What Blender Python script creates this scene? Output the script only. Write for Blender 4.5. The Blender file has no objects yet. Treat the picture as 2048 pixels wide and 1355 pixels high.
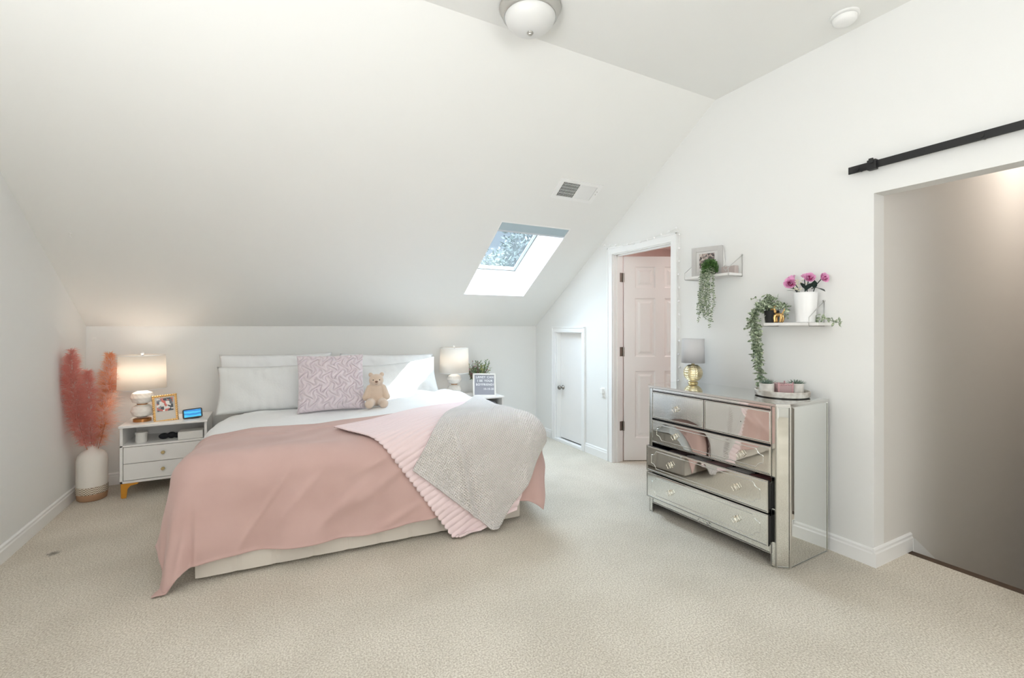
import bpy, bmesh, math, random
import numpy as np
from math import sin, cos, pi, radians, sqrt, atan2
from mathutils import Vector, Matrix
from mathutils.geometry import tessellate_polygon
random.seed(7); RNG = np.random.default_rng(7)
S = bpy.context.scene
C = S.collection

# ------------------------------------------------------------------ camera, world, lights, exposure
cam_d = bpy.data.cameras.new('camera'); cam = bpy.data.objects.new('camera', cam_d); C.objects.link(cam)
cam_d.sensor_fit = 'HORIZONTAL'; cam_d.sensor_width = 36.0
cam_d.lens = 36.0 * 914 / 2048
cam_d.shift_y = -25.5 / 2048
cam_d.clip_start = 0.05
cam.location = (0, 0, 1.33)
cam.rotation_euler = (pi / 2, 0, -0.485)
S.camera = cam
S.view_settings.view_transform = 'Standard'; S.view_settings.look = 'None'
S.view_settings.gamma = 1.0; S.view_settings.use_curve_mapping = False
S.view_settings.exposure = 0.42
S.cycles.use_denoising = True
S.cycles.max_bounces = 12; S.cycles.diffuse_bounces = 7; S.cycles.glossy_bounces = 6
S.cycles.transparent_max_bounces = 12; S.cycles.transmission_bounces = 6
S.cycles.caustics_reflective = False; S.cycles.caustics_refractive = False
S.cycles.sample_clamp_indirect = 6.0

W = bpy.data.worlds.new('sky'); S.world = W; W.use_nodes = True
wn = W.node_tree; wn.nodes.clear()
wo = wn.nodes.new('ShaderNodeOutputWorld'); wb = wn.nodes.new('ShaderNodeBackground')
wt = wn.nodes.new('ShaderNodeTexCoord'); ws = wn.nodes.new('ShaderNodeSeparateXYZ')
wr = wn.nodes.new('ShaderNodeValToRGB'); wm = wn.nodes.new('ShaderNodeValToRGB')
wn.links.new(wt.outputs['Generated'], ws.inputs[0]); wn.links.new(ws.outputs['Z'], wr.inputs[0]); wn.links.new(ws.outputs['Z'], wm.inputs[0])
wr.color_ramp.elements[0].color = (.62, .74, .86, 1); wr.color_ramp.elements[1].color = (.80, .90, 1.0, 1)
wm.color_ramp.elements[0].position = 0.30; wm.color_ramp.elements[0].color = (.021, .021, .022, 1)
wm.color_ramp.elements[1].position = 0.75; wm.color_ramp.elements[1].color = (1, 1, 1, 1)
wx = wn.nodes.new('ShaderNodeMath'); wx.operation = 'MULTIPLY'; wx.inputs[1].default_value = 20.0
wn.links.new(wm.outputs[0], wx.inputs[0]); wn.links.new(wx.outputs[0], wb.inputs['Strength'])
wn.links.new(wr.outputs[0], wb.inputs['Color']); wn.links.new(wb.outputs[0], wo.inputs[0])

def lamp(name, kind, loc, energy, color=(1, 1, 1), aim=None, **kw):
    d = bpy.data.lights.new(name, kind); d.energy = energy; d.color = color
    for k, v in kw.items(): setattr(d, k, v)
    o = bpy.data.objects.new(name, d); C.objects.link(o); o.location = loc
    if aim is not None: o.rotation_euler = Vector(aim).to_track_quat('-Z', 'Y').to_euler()
    return o
lamp('sun', 'SUN', (3, 3, 8), 11.0, (1, .97, .92), aim=(-.72, .20, -1), angle=radians(.6))
# added fill lights out of view behind the camera; no windows are built there
lamp('rear_fill', 'AREA', (.6, -2.90, 1.45), 52, (.95, .975, 1), aim=(-.05, 1, .55), shape='RECTANGLE', size=2.4, size_y=.9)  # added fill, tilted up to brighten walls and slope
lamp('gable_ceiling_fill', 'AREA', (-1.30, .30, 1.55), 92, (.955, .978, 1), aim=(1, -.25, 2.2), shape='RECTANGLE', size=1.4, size_y=1.2)  # added fill, aimed up to brighten the flat ceiling

lamp('rear_slope_fill', 'AREA', (.9, -1.75, 2.12), 9, (.95, .975, 1), aim=(0, .45, -.84), shape='RECTANGLE', size=1.1, size_y=.9)  # added fill from above, onto floor and bed top

# ------------------------------------------------------------------ materials
def lin(c):
    return tuple((x / 255 / 12.92) if x / 255 <= .04045 else ((x / 255 + .055) / 1.055) ** 2.4 for x in c) + (1,)
def M(name, rgb, rough=.6, metal=0., bump=0., bscale=100., noise=0., nscale=5., rgb2=None, sheen=0., spec=.5, trans=0., emit=None, estr=0., alpha=1., coat=0., bdist=.002, uvwave=None, sss=0.):
    m = bpy.data.materials.new(name); m.use_nodes = True; nt = m.node_tree; b = nt.nodes['Principled BSDF']
    b.inputs['Base Color'].default_value = lin(rgb); b.inputs['Roughness'].default_value = rough; b.inputs['Metallic'].default_value = metal
    b.inputs['Specular IOR Level'].default_value = spec
    if sheen: b.inputs['Sheen Weight'].default_value = sheen; b.inputs['Sheen Roughness'].default_value = .5
    if trans: b.inputs['Transmission Weight'].default_value = trans
    if coat: b.inputs['Coat Weight'].default_value = coat
    if alpha < 1: b.inputs['Alpha'].default_value = alpha
    if emit: b.inputs['Emission Color'].default_value = lin(emit); b.inputs['Emission Strength'].default_value = estr
    tc = nt.nodes.new('ShaderNodeTexCoord')
    if rgb2:
        n = nt.nodes.new('ShaderNodeTexNoise'); n.inputs['Scale'].default_value = nscale; n.inputs['Detail'].default_value = 4
        nt.links.new(tc.outputs['Object'], n.inputs['Vector'])
        r = nt.nodes.new('ShaderNodeValToRGB'); r.color_ramp.elements[0].position = .5 - noise / 2; r.color_ramp.elements[1].position = .5 + noise / 2
        r.color_ramp.elements[0].color = lin(rgb); r.color_ramp.elements[1].color = lin(rgb2)
        nt.links.new(n.outputs[0], r.inputs[0]); nt.links.new(r.outputs[0], b.inputs['Base Color'])
    if bump:
        n = nt.nodes.new('ShaderNodeTexNoise'); n.inputs['Scale'].default_value = bscale; n.inputs['Detail'].default_value = 3
        nt.links.new(tc.outputs['Object'], n.inputs['Vector'])
        bp = nt.nodes.new('ShaderNodeBump'); bp.inputs['Strength'].default_value = bump; bp.inputs['Distance'].default_value = bdist
        nt.links.new(n.outputs[0], bp.inputs['Height']); nt.links.new(bp.outputs[0], b.inputs['Normal'])
    return m

WALL = M('wall_paint', (233, 233, 231), .75, bump=.15, bscale=260, bdist=.001)
CEIL = M('ceiling_paint', (235, 235, 232), .85, bump=.12, bscale=200, bdist=.001)
PINKW = M('pink_wall_paint', (226, 204, 197), .8)
STAIRW = M('stair_wall_paint', (222, 219, 214), .8, bump=.2, bscale=180, bdist=.001)
TRIM = M('white_trim_paint', (240, 240, 239), .35)
DOORM = M('white_door_paint', (238, 236, 234), .4)
DARKGAP = M('dark_gap', (40, 36, 33), .9)
NICKEL = M('brushed_nickel', (150, 146, 140), .3, 1.)
SATIN = M('satin_silver', (205, 205, 203), .28, 1.)
BLACKM = M('black_steel', (22, 22, 23), .5)
WHITEL = M('white_lacquer', (235, 233, 231), .35)
GOLD = M('gold_metal', (224, 184, 124), .28, 1.)
PGOLD = M('pale_gold_metal', (214, 196, 150), .25, 1.); HANDLE = M('champagne_silver', (214, 206, 192), .22, 1.)
GOLDP = M('gold_paint', (222, 158, 62), .35, .6)
MIRROR = M('mirror_glass', (236, 238, 236), .03, 1.)
MEDGE = M('mirror_silver_edge', (225, 225, 222), .22, 1.)
BLACKI = M('black_interior', (18, 17, 17), .7)
DUVET = M('white_cotton', (238, 239, 240), .9, bump=.2, bscale=40, bdist=.006, sheen=.2)
PINK = M('dusty_pink_fleece', (192, 160, 153), .95, bump=.2, bscale=300, bdist=.001, sheen=.2, rgb2=(202, 171, 164), noise=.5, nscale=4)
LINEN = M('cream_upholstery', (208, 200, 190), .95)
BEARF = M('beige_plush', (212, 190, 170), .95, bump=.8, bscale=220, bdist=.004, sheen=.6)
CERAM = M('white_ceramic', (240, 236, 230), .45)
BRONZE = M('bronze_metal', (196, 138, 84), .3, .9)
CONC = M('pale_concrete', (216, 213, 208), .85, bump=.4, bscale=90, rgb2=(188, 184, 178), noise=.35, nscale=22)
SOIL = M('dark_soil', (46, 38, 32), .95)
LEAFG = M('leaf_green', (86, 112, 74), .55, rgb2=(132, 152, 112), noise=.3, nscale=60)
LEAFV = M('variegated_leaf', (58, 84, 54), .5, rgb2=(196, 206, 178), noise=.30, nscale=90)
LEAFD = M('deep_green_leaf', (48, 84, 40), .5, rgb2=(92, 128, 66), noise=.3, nscale=80)
SUCC = M('succulent_leaf', (92, 112, 100), .5, rgb2=(128, 146, 132), noise=.4, nscale=40)
STEMD = M('dark_stem', (52, 66, 48), .6)
ROSE = M('rose_petal', (228, 158, 202), .6, rgb2=(238, 186, 218), noise=.4, nscale=30)
ROSED = M('rose_heart', (188, 62, 128), .6)
BABYB = M('tiny_cream_flower', (226, 222, 200), .7)
PLUME = None
GREYF = M('grey_frame', (190, 188, 186), .6)
WHITEP = M('white_plastic', (238, 238, 236), .4)
FROST = M('frosted_glass_bowl', (222, 222, 220), .35)
CLOTHG = M('grey_felt', (168, 168, 176), .95, bump=.4, bscale=300)
BASKET = M('woven_band', (196, 176, 150), .9)

# carpet
CARPET = M('beige_carpet', (214, 203, 185), 1., spec=.1)
nt = CARPET.node_tree; b = nt.nodes['Principled BSDF']
tc = nt.nodes.new('ShaderNodeTexCoord')
def noi(scale, det=3):
    n = nt.nodes.new('ShaderNodeTexNoise'); n.inputs['Scale'].default_value = scale; n.inputs['Detail'].default_value = det
    nt.links.new(tc.outputs['Object'], n.inputs['Vector']); return n
n1 = noi(135); n2 = noi(2.2, 5); n3 = noi(70)
r1 = nt.nodes.new('ShaderNodeValToRGB'); r1.color_ramp.elements[0].color = lin((193, 184, 170)); r1.color_ramp.elements[1].color = lin((232, 226, 214))
r1.color_ramp.elements[0].position = .36; r1.color_ramp.elements[1].position = .64
mx = nt.nodes.new('ShaderNodeMix'); mx.data_type = 'RGBA'; mx.blend_type = 'MULTIPLY'; mx.inputs['Factor'].default_value = .55
r2 = nt.nodes.new('ShaderNodeValToRGB'); r2.color_ramp.elements[0].color = (.80, .79, .77, 1); r2.color_ramp.elements[0].position = .35; r2.color_ramp.elements[1].position = .62
nt.links.new(n1.outputs[0], r1.inputs[0]); nt.links.new(n2.outputs[0], r2.inputs[0])
nt.links.new(r1.outputs[0], mx.inputs['A']); nt.links.new(r2.outputs[0], mx.inputs['B'])
# little dropped stain beside the left wall
vd = nt.nodes.new('ShaderNodeVectorMath'); vd.operation = 'DISTANCE'; vd.inputs[1].default_value = (-1.13, 3.62, 0)
nt.links.new(tc.outputs['Object'], vd.inputs[0])
na = nt.nodes.new('ShaderNodeMath'); na.operation = 'MULTIPLY_ADD'; na.inputs[1].default_value = .05
nt.links.new(n3.outputs[0], na.inputs[0]); nt.links.new(vd.outputs['Value'], na.inputs[2])
rs = nt.nodes.new('ShaderNodeMapRange'); rs.inputs['From Min'].default_value = .038; rs.inputs['From Max'].default_value = .062; rs.inputs['To Min'].default_value = .45; rs.inputs['To Max'].default_value = 1
nt.links.new(na.outputs[0], rs.inputs[0])
ms = nt.nodes.new('ShaderNodeMix'); ms.data_type = 'RGBA'; ms.blend_type = 'MULTIPLY'; ms.inputs['Factor'].default_value = 1
nt.links.new(mx.outputs['Result'], ms.inputs['A']); nt.links.new(rs.outputs[0], ms.inputs['B'])
nt.links.new(ms.outputs['Result'], b.inputs['Base Color'])
bp = nt.nodes.new('ShaderNodeBump'); bp.inputs['Strength'].default_value = .9; bp.inputs['Distance'].default_value = .006
nt.links.new(n1.outputs[0], bp.inputs['Height']); nt.links.new(bp.outputs[0], b.inputs['Normal'])

# uv-patterned fabrics
def uvfabric(name, rgb, kind, rgb2=None):
    m = M(name, rgb, .95, sheen=.4); nt = m.node_tree; b = nt.nodes['Principled BSDF']
    tc = nt.nodes.new('ShaderNodeTexCoord'); sp = nt.nodes.new('ShaderNodeSeparateXYZ'); nt.links.new(tc.outputs['UV'], sp.inputs[0])
    def sn(o, k):
        a = nt.nodes.new('ShaderNodeMath'); a.operation = 'MULTIPLY'; a.inputs[1].default_value = k; nt.links.new(o, a.inputs[0])
        s_ = nt.nodes.new('ShaderNodeMath'); s_.operation = 'SINE'; nt.links.new(a.outputs[0], s_.inputs[0]); return s_.outputs[0]
    a = sn(sp.outputs['X'], 2 * pi / (.0125 if kind == 'waffle' else .010)); c = sn(sp.outputs['Y'], 2 * pi / (.0125 if kind == 'waffle' else .010))
    mxm = nt.nodes.new('ShaderNodeMath'); mxm.operation = 'MAXIMUM'; nt.links.new(a, mxm.inputs[0]); nt.links.new(c, mxm.inputs[1])
    bp = nt.nodes.new('ShaderNodeBump'); bp.inputs['Strength'].default_value = 1 if kind == 'waffle' else .3; bp.inputs['Distance'].default_value = .004
    nt.links.new(mxm.outputs[0], bp.inputs['Height']); nt.links.new(bp.outputs[0], b.inputs['Normal'])
    r = nt.nodes.new('ShaderNodeMapRange'); r.inputs['From Min'].default_value = -1; r.inputs['To Min'].default_value = 0
    mc = nt.nodes.new('ShaderNodeMix'); mc.data_type = 'RGBA'; mc.inputs['A'].default_value = lin(rgb2 or rgb); mc.inputs['B'].default_value = lin(rgb)
    nt.links.new(mxm.outputs[0], r.inputs[0]); nt.links.new(r.outputs[0], mc.inputs['Factor']); nt.links.new(mc.outputs['Result'], b.inputs['Base Color'])
    return m
WAFFLE = uvfabric('waffle_knit', (242, 236, 233), 'waffle', (220, 210, 206))
RIBBED = M('ribbed_pink_fleece', (232, 211, 212), .95, bump=.3, bscale=260, sheen=.6)
FUZZ = M('mauve_fur', (222, 211, 216), .95, bump=.3, bscale=420, bdist=.001, sheen=.3)
QUILT = M('grey_white_gauze', (228, 229, 228), .95, bump=.5, bscale=60, bdist=.004)

def glassmat(name, tint, veil):
    m = bpy.data.materials.new(name); m.use_nodes = True; nt = m.node_tree; nt.nodes.clear()
    o = nt.nodes.new('ShaderNodeOutputMaterial'); t = nt.nodes.new('ShaderNodeBsdfTransparent'); t.inputs[0].default_value = tint
    g = nt.nodes.new('ShaderNodeBsdfGlossy'); g.inputs['Roughness'].default_value = .02
    d = nt.nodes.new('ShaderNodeBsdfTranslucent'); d.inputs[0].default_value = (.75, .86, .95, 1)
    a = nt.nodes.new('ShaderNodeMixShader'); a.inputs[0].default_value = veil; nt.links.new(t.outputs[0], a.inputs[1]); nt.links.new(d.outputs[0], a.inputs[2])
    c = nt.nodes.new('ShaderNodeMixShader'); c.inputs[0].default_value = .05; nt.links.new(a.outputs[0], c.inputs[1]); nt.links.new(g.outputs[0], c.inputs[2])
    nt.links.new(c.outputs[0], o.inputs[0]); return m
GLASS = glassmat('screened_skylight_glass', (.80, .90, .96, 1), .018)
CLEAR = glassmat('picture_glass', (1, 1, 1, 1), 0.)

def shade_mat(name, rgb, tw):
    m = bpy.data.materials.new(name); m.use_nodes = True; nt = m.node_tree; nt.nodes.clear()
    o = nt.nodes.new('ShaderNodeOutputMaterial'); d = nt.nodes.new('ShaderNodeBsdfDiffuse'); d.inputs[0].default_value = lin(rgb)
    t = nt.nodes.new('ShaderNodeBsdfTranslucent'); t.inputs[0].default_value = lin(rgb)
    a = nt.nodes.new('ShaderNodeMixShader'); a.inputs[0].default_value = tw; nt.links.new(d.outputs[0], a.inputs[1]); nt.links.new(t.outputs[0], a.inputs[2])
    nt.links.new(a.outputs[0], o.inputs[0]); return m
SHADE = shade_mat('white_linen_shade', (246, 242, 236), .5)
SHADEG = shade_mat('pale_grey_shade', (226, 225, 226), .25)
PLUME = shade_mat('coral_pampas', (236, 176, 166), .45); PLUMEO = shade_mat('orange_pampas', (244, 186, 146), .45); PLUMEP = shade_mat('pale_pampas', (240, 208, 196), .45)

# ------------------------------------------------------------------ mesh helpers
class MB:
    def __init__(s): s.v = []; s.f = []; s.mi = []
    def add(s, vs, fs, mi=0):
        n = len(s.v); s.v += [tuple(v) for v in vs]; s.f += [tuple(i + n for i in f) for f in fs]; s.mi += [mi] * len(fs); return s
    def box(s, a, b, mi=0, m=None):
        x0, y0, z0 = a; x1, y1, z1 = b
        vs = [(x0, y0, z0), (x1, y0, z0), (x1, y1, z0), (x0, y1, z0), (x0, y0, z1), (x1, y0, z1), (x1, y1, z1), (x0, y1, z1)]
        if m is not None: vs = [m @ Vector(v) for v in vs]
        return s.add(vs, [(0, 3, 2, 1), (4, 5, 6, 7), (0, 1, 5, 4), (1, 2, 6, 5), (2, 3, 7, 6), (3, 0, 4, 7)], mi)
    def prism(s, pts, z0, z1, mi=0, m=None):          # pts ccw in xy
        n = len(pts); vs = [(x, y, z0) for x, y in pts] + [(x, y, z1) for x, y in pts]
        if m is not None: vs = [m @ Vector(v) for v in vs]
        return s.add(vs, [tuple(range(n - 1, -1, -1)), tuple(range(n, 2 * n))] + [(i, (i + 1) % n, n + (i + 1) % n, n + i) for i in range(n)], mi)
    def lathe(s, prof, n=32, c=(0, 0, 0), mi=0, m=None, capb=True, capt=True, fn=None):
        vs = []
        for j, (r, z) in enumerate(prof):
            for i in range(n):
                a = 2 * pi * i / n; rr = r * (fn(a, z, j) if fn else 1)
                vs.append((c[0] + rr * cos(a), c[1] + rr * sin(a), c[2] + z))
        if m is not None: vs = [m @ Vector(v) for v in vs]
        fs = [(j * n + i, j * n + (i + 1) % n, (j + 1) * n + (i + 1) % n, (j + 1) * n + i) for j in range(len(prof) - 1) for i in range(n)]
        if capb: fs.append(tuple(range(n - 1, -1, -1)))
        if capt: fs.append(tuple((len(prof) - 1) * n + i for i in range(n)))
        return s.add(vs, fs, mi)
    def tube(s, pts, r, n=8, mi=0, closed=False, r2=None):
        pts = [Vector(p) for p in pts]; k = len(pts); vs = []; up = Vector((0, 0, 1)); prev = None
        for i, p in enumerate(pts):
            if closed: t = pts[(i + 1) % k] - pts[i - 1]
            else: t = pts[min(i + 1, k - 1)] - pts[max(i - 1, 0)]
            t.normalize()
            if prev is None: a = t.orthogonal().normalized()
            else:
                a = prev - t * prev.dot(t)
                a = a.normalized() if a.length > 1e-6 else t.orthogonal().normalized()
            prev = a; bb = t.cross(a); rr = r if not isinstance(r, (list, tuple)) else r[i]
            for j in range(n):
                q = 2 * pi * j / n; vs.append(p + a * (cos(q) * rr) + bb * (sin(q) * rr))
        fs = []
        for i in range(k if closed else k - 1):
            for j in range(n): fs.append((i * n + j, i * n + (j + 1) % n, ((i + 1) % k) * n + (j + 1) % n, ((i + 1) % k) * n + j))
        if not closed: fs += [tuple(range(n - 1, -1, -1)), tuple((k - 1) * n + j for j in range(n))]
        return s.add(vs, fs, mi)
    def ball(s, c, r, n=16, k=10, mi=0, sc=(1, 1, 1), m=None):
        prof = [(max(1e-5, sin(pi * j / k)), -cos(pi * j / k)) for j in range(k + 1)]
        vs = [Vector((p * cos(2 * pi * i / n) * r * sc[0], p * sin(2 * pi * i / n) * r * sc[1], z * r * sc[2])) for p, z in prof for i in range(n)]
        if m is not None: vs = [m @ v for v in vs]
        vs = [v + Vector(c) for v in vs]
        return s.add(vs, [(j * n + i, j * n + (i + 1) % n, (j + 1) * n + (i + 1) % n, (j + 1) * n + i) for j in range(k) for i in range(n)], mi)
    def build(s, name, mats, parent=None, smooth=False, bevel=0., sub=0, auto=None, loc=None, uv=None):
        me = bpy.data.meshes.new(name); me.from_pydata(s.v, [], s.f); me.update()
        if not isinstance(mats, (list, tuple)): mats = [mats]
        for m_ in mats: me.materials.append(m_)
        if any(s.mi): me.polygons.foreach_set('material_index', s.mi)
        if smooth: me.shade_smooth()
        o = bpy.data.objects.new(name, me); C.objects.link(o)
        if auto is not None:
            me.shade_smooth()
            me.set_sharp_from_angle(angle=radians(auto))
        if bevel:
            bv = o.modifiers.new('bevel', 'BEVEL'); bv.width = bevel; bv.segments = 2; bv.limit_method = 'ANGLE'; bv.angle_limit = radians(40)
        if sub:
            sb = o.modifiers.new('sub', 'SUBSURF'); sb.levels = sub; sb.render_levels = sub
        if loc is not None: o.location = loc
        if parent is not None: o.parent = parent
        return o

def tag(o, label=None, cat=None, group=None, kind=None):
    if label: o['label'] = label
    if cat: o['category'] = cat
    if group: o['group'] = group
    if kind: o['kind'] = kind
    return o
def thing(name, label, cat, loc=(0, 0, 0), rz=0, group=None):
    o = bpy.data.objects.new(name, None); C.objects.link(o); o.location = loc; o.rotation_euler = (0, 0, rz); o.empty_display_size = .05
    return tag(o, label, cat, group)
def struct(o): return tag(o, kind='structure')

def plate(loops, t0, t1, axis):
    """loops (outer + holes) of 2D points extruded t0..t1 along an axis; axis 'x': (y,z); 'z': (x,y); or a function (u,v,t)->xyz"""
    mp = {'x': lambda u, v, t: (t, u, v), 'y': lambda u, v, t: (u, t, v), 'z': lambda u, v, t: (u, v, t)}.get(axis, axis)
    flat = [p for l in loops for p in l]
    tris = tessellate_polygon([[Vector((p[0], p[1], 0)) for p in l] for l in loops])
    n = len(flat); vs = [mp(p[0], p[1], t0) for p in flat] + [mp(p[0], p[1], t1) for p in flat]
    fs = [tuple(t) for t in tris] + [tuple(i + n for i in reversed(t)) for t in tris]
    k = 0
    for l in loops:
        m_ = len(l)
        for i in range(m_): fs.append((k + i, k + (i + 1) % m_, n + k + (i + 1) % m_, n + k + i))
        k += m_
    mb = MB(); mb.add(vs, fs); return mb
def fixn(o):
    bm = bmesh.new(); bm.from_mesh(o.data); bmesh.ops.recalc_face_normals(bm, faces=bm.faces); bm.to_mesh(o.data); bm.free(); return o

# ------------------------------------------------------------------ room shell
XR, YB, XL, ZC, YC, ZK = 2.956, 4.963, -1.348, 3.03, 2.326, 1.33
YC2, YB2 = -.55, -3.187
SL = (ZC - ZK) / (YB - YC)
nrm = Vector((0, SL, 1)).normalized()
def slope_z(y): return ZK + SL * (YB - y)
struct(fixn(plate([[(XL - .12, YB2 - .12), (3.30, YB2 - .12), (3.30, YB + .12), (XL - .12, YB + .12)]], -.20, 0, 'z').build('floor', CARPET)))
# ceiling: flat strip, two slopes; the far slope has the skylight opening
th = .09
def slope_map(u, v, t):      # u = x, v = y along the far slope, t = distance outward
    return (u, v + nrm.y * t, slope_z(v) + nrm.z * t)
sky = (1.776, 2.488, 3.555, 4.445)   # x0 x1 y0(top) y1(bottom)
mb = plate([[(XL - .05, YC), (XR + .05, YC), (XR + .05, YB + .10), (XL - .05, YB + .10)],
            [(sky[0], sky[2]), (sky[1], sky[2]), (sky[1], sky[3]), (sky[0], sky[3])]], 0, th, slope_map)
mb2 = plate([[(XL - .05, YC2), (XR + .05, YC2), (XR + .05, YC), (XL - .05, YC)]], ZC, ZC + .12, 'z')
mb.add(mb2.v, mb2.f)
mb3 = plate([[(XL - .05, YB2 - .05), (XR + .05, YB2 - .05), (XR + .05, YC2), (XL - .05, YC2)]], 0, th, lambda u, v, t: (u, v - nrm.y * t, ZK + SL * (v - YB2) + nrm.z * t))
mb.add(mb3.v, mb3.f)
struct(fixn(mb.build('ceiling', CEIL)))
struct(MB().box((XL - .1, YB, -.05), (XR + .1, YB + .10, ZK + .02)).build('wall_back', WALL))
struct(MB().box((XL - .1, YB2 - .10, -.05), (XR + .1, YB2, ZK + .02)).build('wall_front', WALL))
prof = [(YB2, -.05), (YB, -.05), (YB, ZK), (YC, ZC), (YC2, ZC), (YB2, ZK)]
struct(fixn(plate([prof], XL - .10, XL, 'x').build('wall_left', WALL)))
WT = .11
DY0, DY1, DZ = 2.743, 3.492, 2.035
SY0, SY1, SZ = 3.986, 4.492, 1.262
OY0, OY1, OZ = .50, 1.306, 2.066
struct(fixn(plate([[(YB2, -.05), (OY0, -.05), (OY0, OZ), (OY1, OZ), (OY1, -.05), (DY0, -.05), (DY0, DZ), (DY1, DZ), (DY1, -.05), (YB, -.05), (YB, ZK), (YC, ZC), (YC2, ZC), (YB2, ZK)],
                   [(SY0, .012), (SY0, SZ), (SY1, SZ), (SY1, .012)]], XR, XR + WT, 'x').build('wall_right', WALL)))
# baseboards with a stepped top
def baseboard(name, p, q, n, h=.098, t=.016, parent=None):
    """p->q on the floor along the wall, n = inward normal"""
    p = Vector((p[0], p[1], 0)); q = Vector((q[0], q[1], 0)); n = Vector((n[0], n[1], 0))
    pr = [(0, 0), (t, 0), (t, h - .028), (t * .72, h - .020), (t * .72, h - .008), (t * .3, h), (0, h)]
    mb = MB(); vs = [p + n * a + Vector((0, 0, z)) for a, z in pr] + [q + n * a + Vector((0, 0, z)) for a, z in pr]
    k = len(pr); mb.add(vs, [(i, (i + 1) % k, k + (i + 1) % k, k + i) for i in range(k)] + [tuple(range(k - 1, -1, -1)), tuple(range(k, 2 * k))])
    return struct(fixn(mb.build(name, TRIM)))
baseboard('baseboard_left', (XL, YB2), (XL, YB), (1, 0))
baseboard('baseboard_back', (XL, YB), (XR, YB), (0, -1))
baseboard('baseboard_right', (XR, OY1), (XR, DY0 - .066), (-1, 0))
baseboard('baseboard_right.001', (XR, DY1 + .072), (XR, SY0 - .045), (-1, 0))
baseboard('baseboard_right.002', (XR, SY1 + .10), (XR, YB), (-1, 0))
baseboard('baseboard_stair', (XR - .016, OY1), (3.375, OY1), (0, -1), h=.102)

# stairwell beyond the wide opening
mb = MB(); mb.box((XR + WT, OY1, -2.6), (6.6, OY1 + .10, 3.1))
struct(mb.build('wall_stair', STAIRW))
struct(MB().box((XR + WT, OY0 - .10, -2.6), (6.6, OY0, 3.1)).build('wall_stair.001', STAIRW))
struct(MB().box((6.6, OY0 - .1, -2.6), (6.7, OY1 + .1, 3.1)).build('wall_stair.002', STAIRW))
struct(MB().box((XR + WT, OY0 - .1, 3.1), (6.7, OY1 + .1, 3.2)).build('ceiling_stair', CEIL))
NOSE = M('dark_wood_nosing', (84, 62, 44), .5, rgb2=(60, 44, 32), noise=.5, nscale=20)
struct(MB().box((3.30, OY0, -.03), (3.372, OY1, -.004)).build('trim_1', NOSE, bevel=.004))
t = thing('staircase', 'flight of stairs dropping away behind the dark wood nosing', 'stairs', (3.34, (OY0 + OY1) / 2, -2.5))
for k in range(8):
    MB().box((k * .27, -(OY1 - OY0) / 2 + .01, 0), (k * .27 + .27, (OY1 - OY0) / 2 - .03, 2.47 - .19 * (k + 1))).build('step', CARPET, t)
mb = MB()
mb.add([(3.37, OY1 - .018, .075), (3.40, OY1 - .018, .062), (6.0, OY1 - .018, -1.72), (6.0, OY1 - .018, -1.92), (3.37, OY1 - .018, -.12),
        (3.37, OY1, .075), (3.40, OY1, .062), (6.0, OY1, -1.72), (6.0, OY1, -1.92), (3.37, OY1, -.12)],
       [(0, 1, 2, 3, 4), (9, 8, 7, 6, 5), (0, 5, 6, 1), (1, 6, 7, 2), (2, 7, 8, 3), (3, 8, 9, 4), (4, 9, 5, 0)])
struct(fixn(mb.build('trim_2', TRIM)))
lamp('stairwell_lamp', 'AREA', (5.0, .75, 3.0), 9, (1, .90, .82), aim=(0, .25, -1), shape='DISK', size=.35)

# bathroom beyond the open door
BX0, BX1, BY0, BY1, BZ = XR + WT, 4.6, 1.95, 4.3, 2.32
mb = MB(); mb.box((BX0, BY0 - .1, 0), (BX1, BY0, BZ)); mb.box((BX1, BY0 - .1, 0), (BX1 + .1, BY1 + .1, BZ)); mb.box((BX0, BY1, 0), (BX1, BY1 + .1, BZ))
struct(mb.build('wall_bathroom', PINKW))
struct(MB().box((BX0, BY0 - .1, BZ), (BX1 + .1, BY1 + .1, BZ + .05)).build('ceiling_bathroom', PINKW))
struct(MB().box((3.30, BY0, -.05), (BX1, BY1, 0.0)).build('floor_bathroom', M('bathroom_floor_tile', (206, 198, 188), .5, rgb2=(190, 180, 168), noise=.4, nscale=3)))
lamp('bathroom_lamp', 'AREA', (3.9, 2.6, 2.28), 5, (1, .92, .87), aim=(0, .1, -1), shape='DISK', size=.4)

# door casings
def casing(name, y0, y1, z1, w, x=XR, t=.018, z0=0):
    mb = MB()
    for a, b_ in (((x - t, y0 - w, z0), (x, y0, z1)), ((x - t, y1, z0), (x, y1 + w, z1)), ((x - t, y0 - w, z1), (x, y1 + w, z1 + w))): mb.box(a, b_)
    for a, b_ in (((x - t - .006, y0 - w, z0), (x - t, y0 - w + .014, z1 + w)), ((x - t - .006, y1 + w - .014, z0), (x - t, y1 + w, z1 + w)), ((x - t - .006, y0 - w, z1 + w - .014), (x - t, y1 + w, z1 + w))): mb.box(a, b_)
    return struct(mb.build(name, TRIM, bevel=.002))
casing('trim_3', DY0 + .004, DY1 - .004, DZ - .004, .068)
mb = MB()   # jamb lining and stop
mb.box((XR - .002, DY1 - .012, 0), (XR + WT + .004, DY1 + .004, DZ)); mb.box((XR - .002, DY0 - .004, 0), (XR + WT + .004, DY0 + .012, DZ)); mb.box((XR - .002, DY0, DZ - .012), (XR + WT + .004, DY1, DZ + .004))
mb.box((XR + .035, DY1 - .024, 0), (XR + .065, DY1 - .012, DZ)); mb.box((XR + .035, DY0 + .012, 0), (XR + .065, DY0 + .024, DZ)); mb.box((XR + .035, DY0, DZ - .024), (XR + .065, DY1, DZ - .012))
struct(mb.build('trim_4', TRIM))
casing('trim_5', SY0, SY1 + .008, SZ, .060)
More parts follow.
